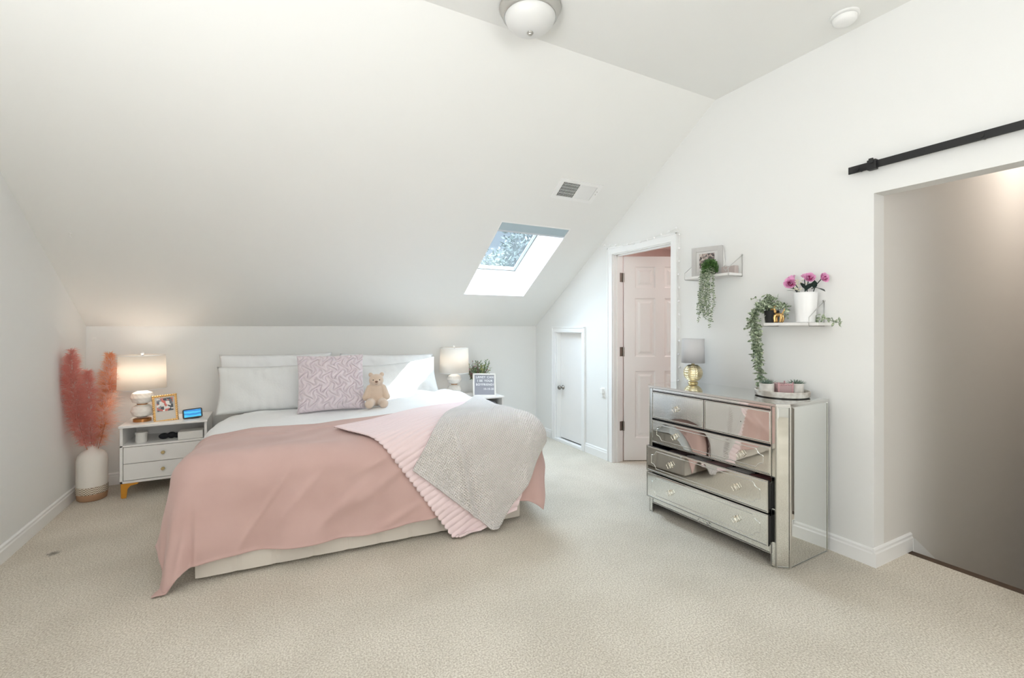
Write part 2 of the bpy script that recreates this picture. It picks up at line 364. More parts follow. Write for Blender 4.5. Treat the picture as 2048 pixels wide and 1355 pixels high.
mb = MB(); mb.box((XR - .002, SY1 - .010, 0.012), (XR + WT, SY1 + .005, SZ)); mb.box((XR - .002, SY0 - .005, .012), (XR + WT, SY0 + .010, SZ)); mb.box((XR - .002, SY0, SZ - .010), (XR + WT, SY1, SZ + .005)); mb.box((XR - .022, SY0 - .01, 0), (XR + .03, SY1 + .02, .03))
struct(mb.build('trim_6', TRIM, bevel=.002))

# six-panel bathroom door, standing open into the bathroom
def panel_door(w, h, t):
    mb = MB()
    xs = [0, .11, w / 2 - .045, w / 2 + .045, w - .11, w]; zs = [0, .22, .90, 1.02, 1.60, 1.70, h - .11, h]
    zs = [0, .22, .88, 1.02, 1.60, 1.70, h - .10, h]
    isp = lambda i, j: i in (1, 3) and j in (1, 3, 5)
    for side, y in ((-1, 0), (1, t)):
        for i in range(5):
            for j in range(7):
                x0, x1, z0, z1 = xs[i], xs[i + 1], zs[j], zs[j + 1]
                if not isp(i, j):
                    q = [(x0, y, z0), (x1, y, z0), (x1, y, z1), (x0, y, z1)]; mb.add(q, [(0, 1, 2, 3) if side < 0 else (3, 2, 1, 0)])
                else:
                    rings = [(0, 0), (.012, .011), (.030, .011), (.052, .002)]
                    vs = []
                    for ins, dp in rings:
                        yy = y - side * dp * 1.0; vs += [(x0 + ins, yy, z0 + ins), (x1 - ins, yy, z0 + ins), (x1 - ins, yy, z1 - ins), (x0 + ins, yy, z1 - ins)]
                    fs = []
                    for k in range(3):
                        for e in range(4): fs.append((k * 4 + e, k * 4 + (e + 1) % 4, k * 4 + 4 + (e + 1) % 4, k * 4 + 4 + e))
                    fs.append((12, 13, 14, 15)); mb.add(vs, fs if side < 0 else [tuple(reversed(f)) for f in fs])
    mb.add([(0, 0, 0), (w, 0, 0), (w, t, 0), (0, t, 0), (0, 0, h), (w, 0, h), (w, t, h), (0, t, h)], [(0, 3, 2, 1), (4, 5, 6, 7), (1, 2, 6, 5), (3, 0, 4, 7)])
    return mb
hd = bpy.data.objects.new('door_1', None); C.objects.link(hd); hd.location = (XR + WT + .012, DY1 - .020, .008); hd.rotation_euler = (0, 0, radians(-26.5)); struct(hd)
panel_door(.715, 2.01, .035).build('door_leaf', DOORM, hd)
for z in (.34, 1.07, 1.80):
    mb = MB(); mb.tube([(-.004, -.006, z - .045), (-.004, -.006, z + .045)], .007, 8); mb.box((0, -.003, z - .043), (.004, .03, z + .043))
    mb.build('hinge', NICKEL, hd)
mb = MB()
for z in (.34, 1.07, 1.80): mb.box((XR + WT - .034, DY1 - .0145, z - .035), (XR + WT + .004, DY1 - .0115, z + .055))
struct(mb.build('trim_7', NICKEL))
# small attic access door
d2 = MB().box((XR + .055, SY0 + .012, .032), (XR + .085, SY1 - .012, SZ - .012)).build('door_2', DOORM, bevel=.002); struct(d2)
mb = MB(); my = Matrix.Translation((XR + .055, SY1 - .060, .62)) @ Matrix.Rotation(-pi / 2, 4, 'Y')
mb.lathe([(.026, 0), (.026, .006), (.010, .012), (.010, .032), (.020, .040), (.026, .052), (.022, .066), (.008, .072)], 20, m=my)
kn = mb.build('door_knob', NICKEL, d2, smooth=True)

# unseen board added behind the little door to stop sky light leaking in
mb = MB(); mb.box((XR + WT, SY0 - .1, -.05), (XR + WT + .02, SY1 + .1, SZ + .06)); struct(mb.build('wall_light_stop', WALL))
# skylight
w1 = bpy.data.objects.new('window_1', None); C.objects.link(w1); struct(w1); w1.location = (0, 0, 0)
D_ = .35
def sm(u, v, t): return slope_map(u, v, t)
mb = MB()
x0, x1, y0, y1 = sky[0] + .003, sky[1] - .003, sky[2] + .003, sky[3] - .003
for (a, b_) in (((x0 - .012, y0 - .012), (x0, y1 + .012)), ((x1, y0 - .012), (x1 + .012, y1 + .012)), ((x0, y0 - .012), (x1, y0)), ((x0, y1), (x1, y1 + .012))):
    q = [sm(a[0], a[1], -.001), sm(b_[0], a[1], -.001), sm(b_[0], b_[1], -.001), sm(a[0], b_[1], -.001), sm(a[0], a[1], D_ + .05), sm(b_[0], a[1], D_ + .05), sm(b_[0], b_[1], D_ + .05), sm(a[0], b_[1], D_ + .05)]
    mb.add(q, [(0, 1, 2, 3), (7, 6, 5, 4), (0, 4, 5, 1), (1, 5, 6, 2), (2, 6, 7, 3), (3, 7, 4, 0)])
fixn(mb.build('skylight_shaft', TRIM, w1))
mb = MB(); fw = .022
for (a, b_) in (((x0, y0), (x0 + fw, y1)), ((x1 - fw, y0), (x1, y1)), ((x0, y0), (x1, y0 + fw)), ((x0, y1 - fw), (x1, y1))):
    q = [sm(a[0], a[1], D_ - .045), sm(b_[0], a[1], D_ - .045), sm(b_[0], b_[1], D_ - .045), sm(a[0], b_[1], D_ - .045), sm(a[0], a[1], D_ + .04), sm(b_[0], a[1], D_ + .04), sm(b_[0], b_[1], D_ + .04), sm(a[0], b_[1], D_ + .04)]
    mb.add(q, [(0, 1, 2, 3), (7, 6, 5, 4), (0, 4, 5, 1), (1, 5, 6, 2), (2, 6, 7, 3), (3, 7, 4, 0)])
fixn(mb.build('window_frame', TRIM, w1))
mb = MB(); fw2 = .034; fw = .022
for (a, b_) in (((x0 + fw, y0 + fw), (x0 + fw2, y1 - fw)), ((x1 - fw2, y0 + fw), (x1 - fw, y1 - fw)), ((x0 + fw, y1 - fw2), (x1 - fw, y1 - fw))):
    q = [sm(a[0], a[1], D_ - .02), sm(b_[0], a[1], D_ - .02), sm(b_[0], b_[1], D_ - .02), sm(a[0], b_[1], D_ - .02), sm(a[0], a[1], D_ + .02), sm(b_[0], a[1], D_ + .02), sm(b_[0], b_[1], D_ + .02), sm(a[0], b_[1], D_ + .02)]
    mb.add(q, [(0, 1, 2, 3), (7, 6, 5, 4), (0, 4, 5, 1), (1, 5, 6, 2), (2, 6, 7, 3), (3, 7, 4, 0)])
fixn(mb.build('gasket', M('grey_gasket', (110, 108, 104), .7), w1))
mb = MB(); g = .02; mb.add([sm(x0 + g, y0 + g, D_), sm(x1 - g, y0 + g, D_), sm(x1 - g, y1 - g, D_), sm(x0 + g, y1 - g, D_)], [(0, 1, 2, 3)])
mb.build('glass', GLASS, w1)
BLIND = M('blue_grey_blind', (176, 194, 202), .6); BLIND2 = M('pale_blind_rail', (206, 212, 218), .5)
def sbox(mb, a, b_, t0, t1):
    q = [sm(a[0], a[1], t0), sm(b_[0], a[1], t0), sm(b_[0], b_[1], t0), sm(a[0], b_[1], t0), sm(a[0], a[1], t1), sm(b_[0], a[1], t1), sm(b_[0], b_[1], t1), sm(a[0], b_[1], t1)]
    mb.add(q, [(0, 1, 2, 3), (7, 6, 5, 4), (0, 4, 5, 1), (1, 5, 6, 2), (2, 6, 7, 3), (3, 7, 4, 0)])
mb = MB(); sbox(mb, (x0 + .004, y0 + .001), (x1 - .004, y0 + .080), .002, .085); bl = fixn(mb.build('blind_cassette', BLIND, w1, bevel=.003))
mb = MB(); sbox(mb, (x0 + .004, y0 + .081), (x1 - .004, y0 + .104), .012, .055); fixn(mb.build('blind_rail', BLIND2, w1))
# a portal only guides sampling of the sky through the opening
pd = lamp('skylight_portal', 'AREA', Vector(sm((x0 + x1) / 2, (y0 + y1) / 2, D_ + .06)), 1, aim=-nrm, shape='RECTANGLE', size=x1 - x0 + .02, size_y=1.06)
pd.data.cycles.is_portal = True

# ------------------------------------------------------------------ outside the skylight
def leaf_cloud(rng, pts, size, up=.3):
    mb = MB()
    for p in pts:
        d = Vector(rng.normal(size=3)).normalized(); e = d.orthogonal().normalized(); e.rotate(Matrix.Rotation(rng.uniform(0, 6.28), 3, d)); f_ = d.cross(e); s_ = size * rng.uniform(.6, 1.4); p = Vector(p)
        mb.add([p - e * s_, p + f_ * s_ * .45, p + e * s_, p - f_ * s_ * .45], [(0, 1, 2, 3)])
    return mb
def tree(name, label, x, y, h, r, mat, n):
    t = thing(name, label, 'tree', (x, y, -3.0), group=None)
    MB().tube([(0, 0, 0), (.1, 0, h * .35), (0, .1, h * .8)], [.22, .16, .05], 10).build('trunk', M('bark', (96, 84, 72), .9), t, smooth=True)
    pts = []
    for k in range(26):
        a, b_ = RNG.uniform(0, 6.28), RNG.uniform(.35, 1); c = Vector((cos(a) * r * .55 * (1.15 - b_ * .6), sin(a) * r * .55, h * (.35 + .6 * b_)))
        rr = r * RNG.uniform(.30, .46); d = RNG.normal(size=(n // 26, 3)); d /= np.linalg.norm(d, axis=1)[:, None]
        pts += [c + Vector(q) * rr * RNG.uniform(.75, 1.08) for q in d]
    leaf_cloud(RNG, pts, .10).build('foliage', mat, t)
    return t
TL = M('tree_leaf', (50, 62, 54), .7)
TL2 = M('shrub_leaf', (62, 76, 60), .7)
tree('tree', 'tall leafy tree seen through the skylight glass at its upper right', 9.5, 13.6, 8.2, 2.9, TL, 24000)
tree('tree', 'lower rounded tree seen through the skylight glass at its lower left', 7.4, 19.5, 6.6, 2.4, TL2, 18000)
tree('tree', 'broad tree farther off behind the tall one in the skylight view', 11.6, 21.8, 7.4, 3.4, TL2, 16000)
struct(MB().box((-30, 6.5, -3.1), (50, 60, -3.0)).build('floor_ground', M('grass', (70, 86, 56), .95, rgb2=(84, 98, 66), noise=.5, nscale=.6)))

# ------------------------------------------------------------------ bed and bedding
BTH = radians(-2.9); BO = Vector((-.349, 2.863, 0)); BW, BL = 1.87, 2.04
bed = thing('bed', 'wide bed on a low cream upholstered base with vertical channels, under white and pink bedding', 'bed', BO, BTH)
mb = MB()
nseg = 10
for i in range(nseg):      # channels of the foot panel
    a0 = BW * i / nseg; a1 = BW * (i + 1) / nseg; n = 8
    for k in range(n):
        u0, u1 = k / n, (k + 1) / n; f = lambda u: -.006 * (1 - (2 * u - 1) ** 8)
        p0, p1 = a0 + (a1 - a0) * u0, a0 + (a1 - a0) * u1
        mb.add([(p0, f(u0), .022), (p1, f(u1), .022), (p1, f(u1), .33), (p0, f(u0), .33)], [(0, 1, 2, 3)])
for s_, ax in ((1, BW), (-1, 0)):
    for i in range(14):
        b0 = BL * i / 14; b1 = BL * (i + 1) / 14; n = 6
        for k in range(n):
            u0, u1 = k / n, (k + 1) / n; f = lambda u: .006 * (1 - (2 * u - 1) ** 8)
            q = [(ax + s_ * f(u0), b0 + (b1 - b0) * u0, .035), (ax + s_ * f(u1), b0 + (b1 - b0) * u1, .035), (ax + s_ * f(u1), b0 + (b1 - b0) * u1, .33), (ax + s_ * f(u0), b0 + (b1 - b0) * u0, .33)]
            mb.add(q, [(0, 1, 2, 3) if s_ > 0 else (3, 2, 1, 0)])
mb.box((0, .0, .022), (BW, BL, .33))
mb.build('bed_base', LINEN, bed)
for a, b_ in ((.10, .10), (BW - .13, .06), (.10, BL - .1), (BW - .1, BL - .1), (BW / 2, BL / 2)):
    MB().lathe([(.022, 0), (.026, .023)], 16, c=(a, b_, 0)).build('bed_foot', BLACKI, bed)
MB().box((.02, .02, .33), (BW - .02, BL - .01, .56)).build('mattress', DUVET, bed, bevel=.05)

def sst(x, a, b_): x = np.clip((x - a) / (b_ - a), 0, 1); return x * x * (3 - 2 * x)
MA0, MA1, MB0, RR, FL = -.125, 1.985, -.020, .135, .012
_ph = RNG.uniform(0, 6.28, 40)
def puff(a, b_):
    z = .010 * np.sin(5.1 * a + 2.2 * np.sin(2.3 * b_)) + .008 * np.sin(7.3 * b_ + 3.1 * a + 1.) + .006 * np.sin(11 * a - 6 * b_ + 2)
    return z
def topz(a, b_):
    z = .640 + .048 * sst(a, .8, 1.6) + puff(a, b_) * (1 - .55 * np.exp(-((a - .5) ** 2) / .5))
    z = z + .045 * np.exp(-((a - 1.74) ** 2) / .02 - ((b_ - 1.40) ** 2) / .035)
    z = z - .022 * sst(b_, 1.42, 1.62) - .02 * np.exp(-((b_ - 1.9) ** 2) / .1)
    z = z - .02 * sst(-a, -.25, .1)
    return z
def drape(fa, fb, off=0., wr=None, amp=1., hemwave=1.):
    """flat cloth coordinates (arrays) -> xyz in bed space, lying over the duvet mould"""
    qa = np.clip(fa, MA0 + RR, MA1 - RR); qb = np.maximum(fb, MB0 + RR)
    va, vb = fa - qa, fb - qb; e = np.sqrt(va ** 2 + vb ** 2) + 1e-9; na, nb = va / e, vb / e
    R = RR + off; T = topz(qa, qb) + off
    ang = np.clip(e / R, 0, pi / 2); h = np.maximum(e - R * pi / 2, 0)
    # perimeter coordinate so that folds run on around the corners
    th_ = np.arctan2(-nb, na)           # right side 0, foot pi/2, left side pi
    s_ = np.where(nb < -.999, qa, 0) + np.where((nb >= -.999), qa - .62 * np.cos(th_) * -1, 0)
    per = qa * 1.0 + .55 * np.cos(th_) - qb * np.abs(np.cos(th_)) * .9
    g = sst(h, 0, .40)
    corner = np.abs(np.sin(2 * th_))
    F = .020 * np.sin(9.5 * per + 1.1 + 1.6 * np.sin(2.1 * h + per)) + .010 * np.sin(17 * per + .5 - 3 * h) + .005 * np.sin(31 * per + 4 * h)
    F = F * g * amp
    F = F + corner * sst(h, .02, .5) * .052 * np.sin(th_ * 5.0 + 3.46) * amp
    flare = (.05 + .03 * np.abs(na)) * h + .06 * corner * h
    right = sst(qa, 1.15, 1.85)
    bul = np.sin(ang) * (.085 * right * (1 - .35 * sst(h, .15, .5))) * np.where(e > 1e-6, 1, 0) * (.35 + .65 * np.clip(-nb + .3, 0, 1))
    out = R * np.sin(ang) + flare + F + bul
    drop = R * (1 - np.cos(ang)) + h * .985
    z = T - drop
    under = np.maximum(FL + off * .5 - z, 0)
    z = np.where(under > 0, FL + off * .5 + .006 * np.sin(per * 22) ** 2 * sst(under, 0, .08), z); out = out + under * .30
    z = z + np.where(ang < .2, 0, 0)
    x = qa + na * out; y = qb + nb * out
    # normal
    nx, ny, nz = na * np.sin(ang), nb * np.sin(ang), np.cos(ang)
    return x, y, z, nx, ny, nz
def cloth(name, origin, du, dv, lu, lv, nu, nv, off, mat, label, cat, disp=None, taper=0., scallop=0., amp=1., thick=.006, smooth=True, parent=None):
    u = np.linspace(0, lu, nu); v = np.linspace(0, lv, nv); U, V = np.meshgrid(u, v, indexing='ij')
    V = V * (1 - taper * U / lu)
    if scallop: V = V - scallop * np.abs(np.sin(pi * U / .040)) ** .6 * np.exp(-V / .02)
    fa = origin[0] + du[0] * U + dv[0] * V; fb = origin[1] + du[1] * U + dv[1] * V
    x, y, z, nx, ny, nz = drape(fa, fb, off, amp=amp)
    if disp is not None:
        d = disp(U, V, fa, fb); x = x + nx * d; y = y + ny * d; z = z + nz * d
    co = np.stack([x, y, z], -1).reshape(-1, 3)
    idx = np.arange(nu * nv).reshape(nu, nv)
    f = np.stack([idx[:-1, :-1], idx[1:, :-1], idx[1:, 1:], idx[:-1, 1:]], -1).reshape(-1, 4)
    me = bpy.data.meshes.new(name); me.from_pydata(co.tolist(), [], f.tolist())
    uvl = me.uv_layers.new(name='UVMap'); uu = np.stack([U, V], -1).reshape(-1, 2)[f.reshape(-1)]
    uvl.data.foreach_set('uv', uu.astype(np.float32).ravel())
    me.materials.append(mat); me.shade_smooth()
    # faces must look up / out
    if (du[0] * dv[1] - du[1] * dv[0]) < 0: me.flip_normals()
    o = bpy.data.objects.new(name, me); C.objects.link(o)
    sd = o.modifiers.new('solid', 'SOLIDIFY'); sd.thickness = thick; sd.offset = -1
    o.location = BO; o.rotation_euler = (0, 0, BTH)
    return tag(o, label, cat)
def wr(fa, fb, s=1.): return s * (.004 * np.sin(13 * fa + 5 * fb + 3 * np.sin(4 * fb)) + .003 * np.sin(27 * fb - 9 * fa + 2 * np.sin(6 * fa)))
def duvet_d(U, V, fa, fb):
    d = wr(fa, fb, 1.0)
    ridge = np.abs(np.sin(10 * fa * .6 + 14 * fb + 1.5 * np.sin(3 * fa)))
    return d + .006 * sst(fa, .9, 1.6) * ridge + .010 * np.exp(-((fb - 1.05) ** 2) / .02) * np.sin(8 * fa) ** 2 * sst(-fa, -.1, .2)
cloth('duvet', (-.36, -.28), (1, 0), (0, 1), 2.58, 1.98, 210, 160, -.012, DUVET, 'white duvet spread across the bed beneath the pillows and the pink blankets', 'duvet', disp=duvet_d, amp=.8)
def pink_d(U, V, fa, fb):
    hem = np.exp(-(np.minimum(np.minimum(U, 2.68 - U), np.minimum(V, 1.165 - V)) / .011) ** 2)
    diag = 0
    for (a0, b0, sl_, wd, am, l0, l1) in ((1.0, -.18, .55, .045, .016, .62, 1.35), (.72, -.30, .75, .04, .015, .50, 1.0), (.50, -.22, 1.1, .035, .012, .30, .72), (.30, -.30, 1.6, .03, .014, .12, .52), (1.15, -.40, .35, .03, .012, .75, 1.3), (.86, -.10, .45, .03, .010, .70, 1.2)):
        diag = diag + am * np.exp(-((fb - b0 - sl_ * (fa - a0)) / wd) ** 2) * sst(fa, l0, l0 + .25) * sst(-fa, -l1, -l1 + .25) * sst(-fb, -.02, .12)
    top_ = .007 * np.exp(-((fb - .60 - .03 * np.sin(3 * fa)) / .018) ** 2) * np.sin(4 * fa + 1) ** 2 + .008 * np.exp(-((fb - .45 - .12 * fa) / .022) ** 2) * sst(fa, .3, .6) * sst(-fa, -1.0, -.7) + .006 * np.exp(-((fb - .52 + .08 * fa) / .02) ** 2) * sst(fa, -.1, .1) * sst(-fa, -.5, -.3)
    return wr(fa, fb, .8) + .005 * hem + diag + top_
cloth('fleece_blanket', (-.53, -.500), (1, 0), (0, 1), 2.68, 1.165, 300, 170, .004, PINK, 'dusty pink fleece blanket covering the bed\'s foot end, one corner fallen on the carpet', 'blanket', disp=pink_d, amp=1.0)
def rib_d(U, V, fa, fb):
    r = np.abs(np.sin(pi * U / .040)) ** .7
    return .008 * r + wr(fa, fb, .5)
# the ribbed blanket's U runs down its left edge (across the ribs), V along the ribs
du = Vector((.527, -.85)).normalized(); dv = Vector((.93, .367)).normalized()
cloth('ribbed_blanket', (.70, .40), du, dv, 1.34, 1.60, 400, 110, .024, RIBBED, 'pale pink ribbed blanket with scalloped edge, laid diagonally over the dusty pink one', 'blanket', disp=rib_d, amp=1.0, taper=.74, scallop=.013)
du = Vector((.717, -.697)).normalized(); dv = Vector((.55, .835)).normalized()
def waf_d(U, V, fa, fb):
    return wr(fa, fb, .8) + .024 * np.exp(-((U - .52 + 1.25 * V) / .028) ** 2) * sst(-V, -.42, -.2) - .012 * np.exp(-((U - .58 + 1.25 * V) / .03) ** 2) * sst(-V, -.42, -.2) + .006 * np.exp(-((U - .20 - .12 * V) / .03) ** 2) * sst(V, .05, .4) + .008 * np.exp(-((U - .34 - .30 * V) / .03) ** 2) * sst(-V, -.5, -.1) + .010 * np.exp(-(V / .012) ** 2) + .006 * np.exp(-((V - .05) / .006) ** 2) * -1
cloth('waffle_blanket', (1.115, -.235), du, dv, .74, 1.55, 140, 220, .046, WAFFLE, 'off-white waffle knit blanket spread over the bed\'s right corner, topmost of the blankets', 'blanket', disp=waf_d, amp=1.0)

def pillow(name, label, w, h, t, loc, lean, rz=0, mat=DUVET, disp=None, group=None, n=56, flange=0., cat='pillow', roll=0, slump=0.):
    """local x = width, z = up, -y = front"""
    nu, nv = n, max(16, int(n * h / w)); vs = []; fs = []
    u = np.linspace(-1, 1, nu); v = np.linspace(-1, 1, nv); U, V = np.meshgrid(u, v, indexing='ij')
    sx = 1 - .045 * (1 - V ** 2) ; sz = 1 - .06 * (1 - U ** 2)
    X = U * w / 2 * sx; Z = V * h / 2 * sz
    prof_ = ((1 - np.abs(U) ** 2.6) * (1 - np.abs(V) ** 2.6)).clip(0) ** .55
    for side in (-1, 1):
        d = t / 2 * prof_
        wv = .004 * np.sin(U * w * 40 + 3 * V + side) * (1 - U ** 2) ** .5 * np.abs(V) ** 3 + .004 * np.sin(9 * U + 7 * V + side * 2)
        if disp is not None: wv = wv + disp(U * w / 2, V * h / 2) * (prof_ > .08)
        Y = side * (d + wv * (prof_ > .02))
        ZZ = Z + slump * (U ** 2) * h
        k = len(vs); vs += np.stack([X, Y, ZZ], -1).reshape(-1, 3).tolist()
        idx = np.arange(nu * nv).reshape(nu, nv) + k
        q = np.stack([idx[:-1, :-1], idx[1:, :-1], idx[1:, 1:], idx[:-1, 1:]], -1).reshape(-1, 4)
        if side > 0: q = q[:, ::-1]
        fs += q.tolist()
    me = bpy.data.meshes.new(name); me.from_pydata(vs, [], fs)
    bm = bmesh.new(); bm.from_mesh(me); bmesh.ops.remove_doubles(bm, verts=bm.verts, dist=.0006); bm.to_mesh(me); bm.free()
    me.materials.append(mat); me.shade_smooth()
    o = bpy.data.objects.new(name, me); C.objects.link(o)
    o.matrix_world = Matrix.Translation(BO) @ Matrix.Rotation(BTH, 4, 'Z') @ Matrix.Translation(loc) @ Matrix.Rotation(rz, 4, 'Z') @ Matrix.Rotation(-lean, 4, 'X') @ Matrix.Rotation(roll, 4, 'Y')
    return tag(o, label, cat, group)
def quilt_d(x, z): return .003 * np.sin(x * 95 + 2.0 * np.sin(z * 9)) * np.exp(-((np.abs(z) - .20) / .10) ** 2) + .0025 * np.sin(x * 30 + z * 20)
def crease_d(x, z): return .006 * np.sin(14 * x + 22 * z + 2 * np.sin(9 * x)) ** 3 + .004 * np.sin(30 * z - 12 * x)
pillow('pillow', 'long off-white pillow standing against the wall behind the left gauze pillow', .92, .46, .15, (.31, 1.83, .855), .22, 0, DUVET, crease_d)
pillow('pillow', 'grey-white gauze pillow at the left end of the bed, in front of the taller one', .86, .40, .16, (.30, 1.57, .800), .26, 0, QUILT, quilt_d)
pillow('pillow', 'white pillow standing against the wall behind the right gauze pillow', .92, .44, .15, (1.30, 1.86, .835), .20, 0, DUVET, crease_d, roll=.03)
pillow('pillow', 'white gauze pillow in sunlight at the bed\'s right end, behind the teddy bear', .86, .36, .17, (1.31, 1.63, .80), .30, 0, QUILT, quilt_d, roll=-.07, slump=.06)
pillow('pillow', 'flattened white pillow lying under the sunlit gauze pillow', .80, .40, .13, (1.36, 1.60, .660), 1.38, 0, DUVET, crease_d, roll=0)
def fur_d(x, z):
    a = np.abs(np.sin(2 * pi * (z * 9 + .30 * np.sin(2 * pi * x * 10.5 + 1.3 * np.sin(z * 52)) + .10 * np.sin(x * 40 + z * 25))))
    return .022 * a ** .7 * (.85 + .15 * np.sin(40 * x + 9 * z))
pillow('cushion', 'square mauve fur cushion with ruched swirls standing in the middle of the bed', .53, .48, .17, (.735, 1.29, .855), .30, radians(2), FUZZ, fur_d, n=230, cat='cushion')

# teddy bear sitting on the duvet
BM_ = Matrix.Translation(BO) @ Matrix.Rotation(BTH, 4, 'Z')
bear = thing('teddy_bear', 'beige plush teddy bear sitting between the mauve cushion and the sunlit pillow', 'soft toy', BM_ @ Vector((1.085, 1.19, .652)), radians(-10))
mb = MB()
mb.ball((0, 0, .085), .078, sc=(1, .82, 1.15)); mb.ball((0, -.004, .135), .060, sc=(1, .85, 1))
mb.ball((0, -.01, .218), .058, sc=(1.06, .92, .95)); mb.ball((0, -.052, .206), .030, sc=(1.05, .9, .8))
for s_ in (-1, 1):
    mb.ball((s_ * .046, -.004, .266), .020, sc=(1, .6, 1))
    for k in range(6):
        t_ = k / 5; mb.ball((s_ * (.055 + .030 * t_), -.01 - .025 * t_, .155 - .075 * t_), .027 + .003 * t_)
    for k in range(7):
        t_ = k / 6; mb.ball((s_ * (.038 + .020 * t_), -.03 - .085 * t_, .040 - .006 * t_), .036 + .002 * t_)
o = mb.build('bear_body', BEARF, bear, smooth=True)
rm = o.modifiers.new('remesh', 'REMESH'); rm.mode = 'VOXEL'; rm.voxel_size = .0045; rm.use_smooth_shade = True
sm_ = o.modifiers.new('smooth', 'SMOOTH'); sm_.factor = .6; sm_.iterations = 8
MB().ball((0, -.079, .213), .0095, sc=(1.3, .7, .8)).build('nose', M('brown_nose', (120, 84, 66), .6), bear, smooth=True)
for s_ in (-1, 1): MB().ball((s_ * .026, -.058, .226), .0045).build('eye', BLACKI, bear, smooth=True)
MB().tube([(-.010, -.078, .196), (0, -.081, .193), (.010, -.078, .196)], .0014, 6).build('mouth', M('brown_nose_thread', (120, 84, 66), .6), bear)
bear.scale = (1.0, 1.0, 1.0)

# ------------------------------------------------------------------ nightstands
def nightstand(name, label, x0, y0, group=None):
    w, d, z0, z1 = .56, .42, .115, .562
    t = thing(name, label, 'nightstand', (x0, y0, 0), 0, group)
    mb = MB(); p = .018; rail = .395     # drawers below .395, open shelf above
    mb.box((0, .012, z0), (p, d, z1 - p)); mb.box((w - p, .012, z0), (w, d, z1 - p)); mb.box((0, .012, z0), (w, d, z0 + p)); mb.box((0, .012, rail), (w, d, rail + .014)); mb.box((0, d - .008, z0), (w, d, z1 - p))
    mb.build('body', WHITEL, t, bevel=.0015)
    MB().box((-.006, -.004, z1 - p), (w + .006, d, z1)).build('top', WHITEL, t, bevel=.003)
    MB().box((p, .035, z0 + p), (w - p, .04, rail)).build('back_panel', BLACKI, t)
    hh = (rail - z0 - p - .012) / 2
    for k in range(2):
        zz = z0 + p + .004 + k * (hh + .004)
        dr = MB().box((p + .003, .016, zz), (w - p - .003, .034, zz + hh)).build('drawer', WHITEL, t, bevel=.001)
        m = Matrix.Translation((w / 2 - .01, .016, zz + hh * .52)) @ Matrix.Rotation(pi / 2, 4, 'X')
        mb = MB(); mb.lathe([(.007, 0), (.007, .010)], 10, m=m)
        mb.lathe([(.013, .009), (.0145, .013), (.0145, .020), (.012, .024)], 6, m=m)
        mb.build('knob', PGOLD, dr, auto=30)
    for (lx, ly, sx, sy) in ((.0, .02, 1, 1), (w, .02, -1, 1), (0, d, 1, -1), (w, d, -1, -1)):
        mb = MB()
        # bracket leg: a plate with a curved tapered foot
        pr = [(0, z0), (.105, z0), (.105, z0 - .014), (.060, z0 - .022), (.042, z0 - .045), (.034, 0), (.008, 0), (.002, z0 - .06)]
        q = [(lx + sx * (a + .004), ly, z) for a, z in pr] + [(lx + sx * (a + .004), ly + sy * .005, z) for a, z in pr]; k = len(pr)
        mb.add(q, [tuple(range(k)), tuple(range(2 * k - 1, k - 1, -1))] + [(i, k + i, k + (i + 1) % k, (i + 1) % k) for i in range(k)])
        q = [(lx + sx * .004, ly + sy * a, z) for a, z in pr] + [(lx + sx * .009, ly + sy * a, z) for a, z in pr]
        mb.add(q, [tuple(range(k)), tuple(range(2 * k - 1, k - 1, -1))] + [(i, k + i, k + (i + 1) % k, (i + 1) % k) for i in range(k)])
        fixn(mb.build('leg', GOLDP, t))
    return t
nightstand('nightstand', 'white two-drawer nightstand with gold bracket legs between the pampas vase and the bed', -1.03, 4.50)
nightstand('nightstand', 'white nightstand at the right of the bed, mostly hidden by the duvet', 1.71, 4.50)

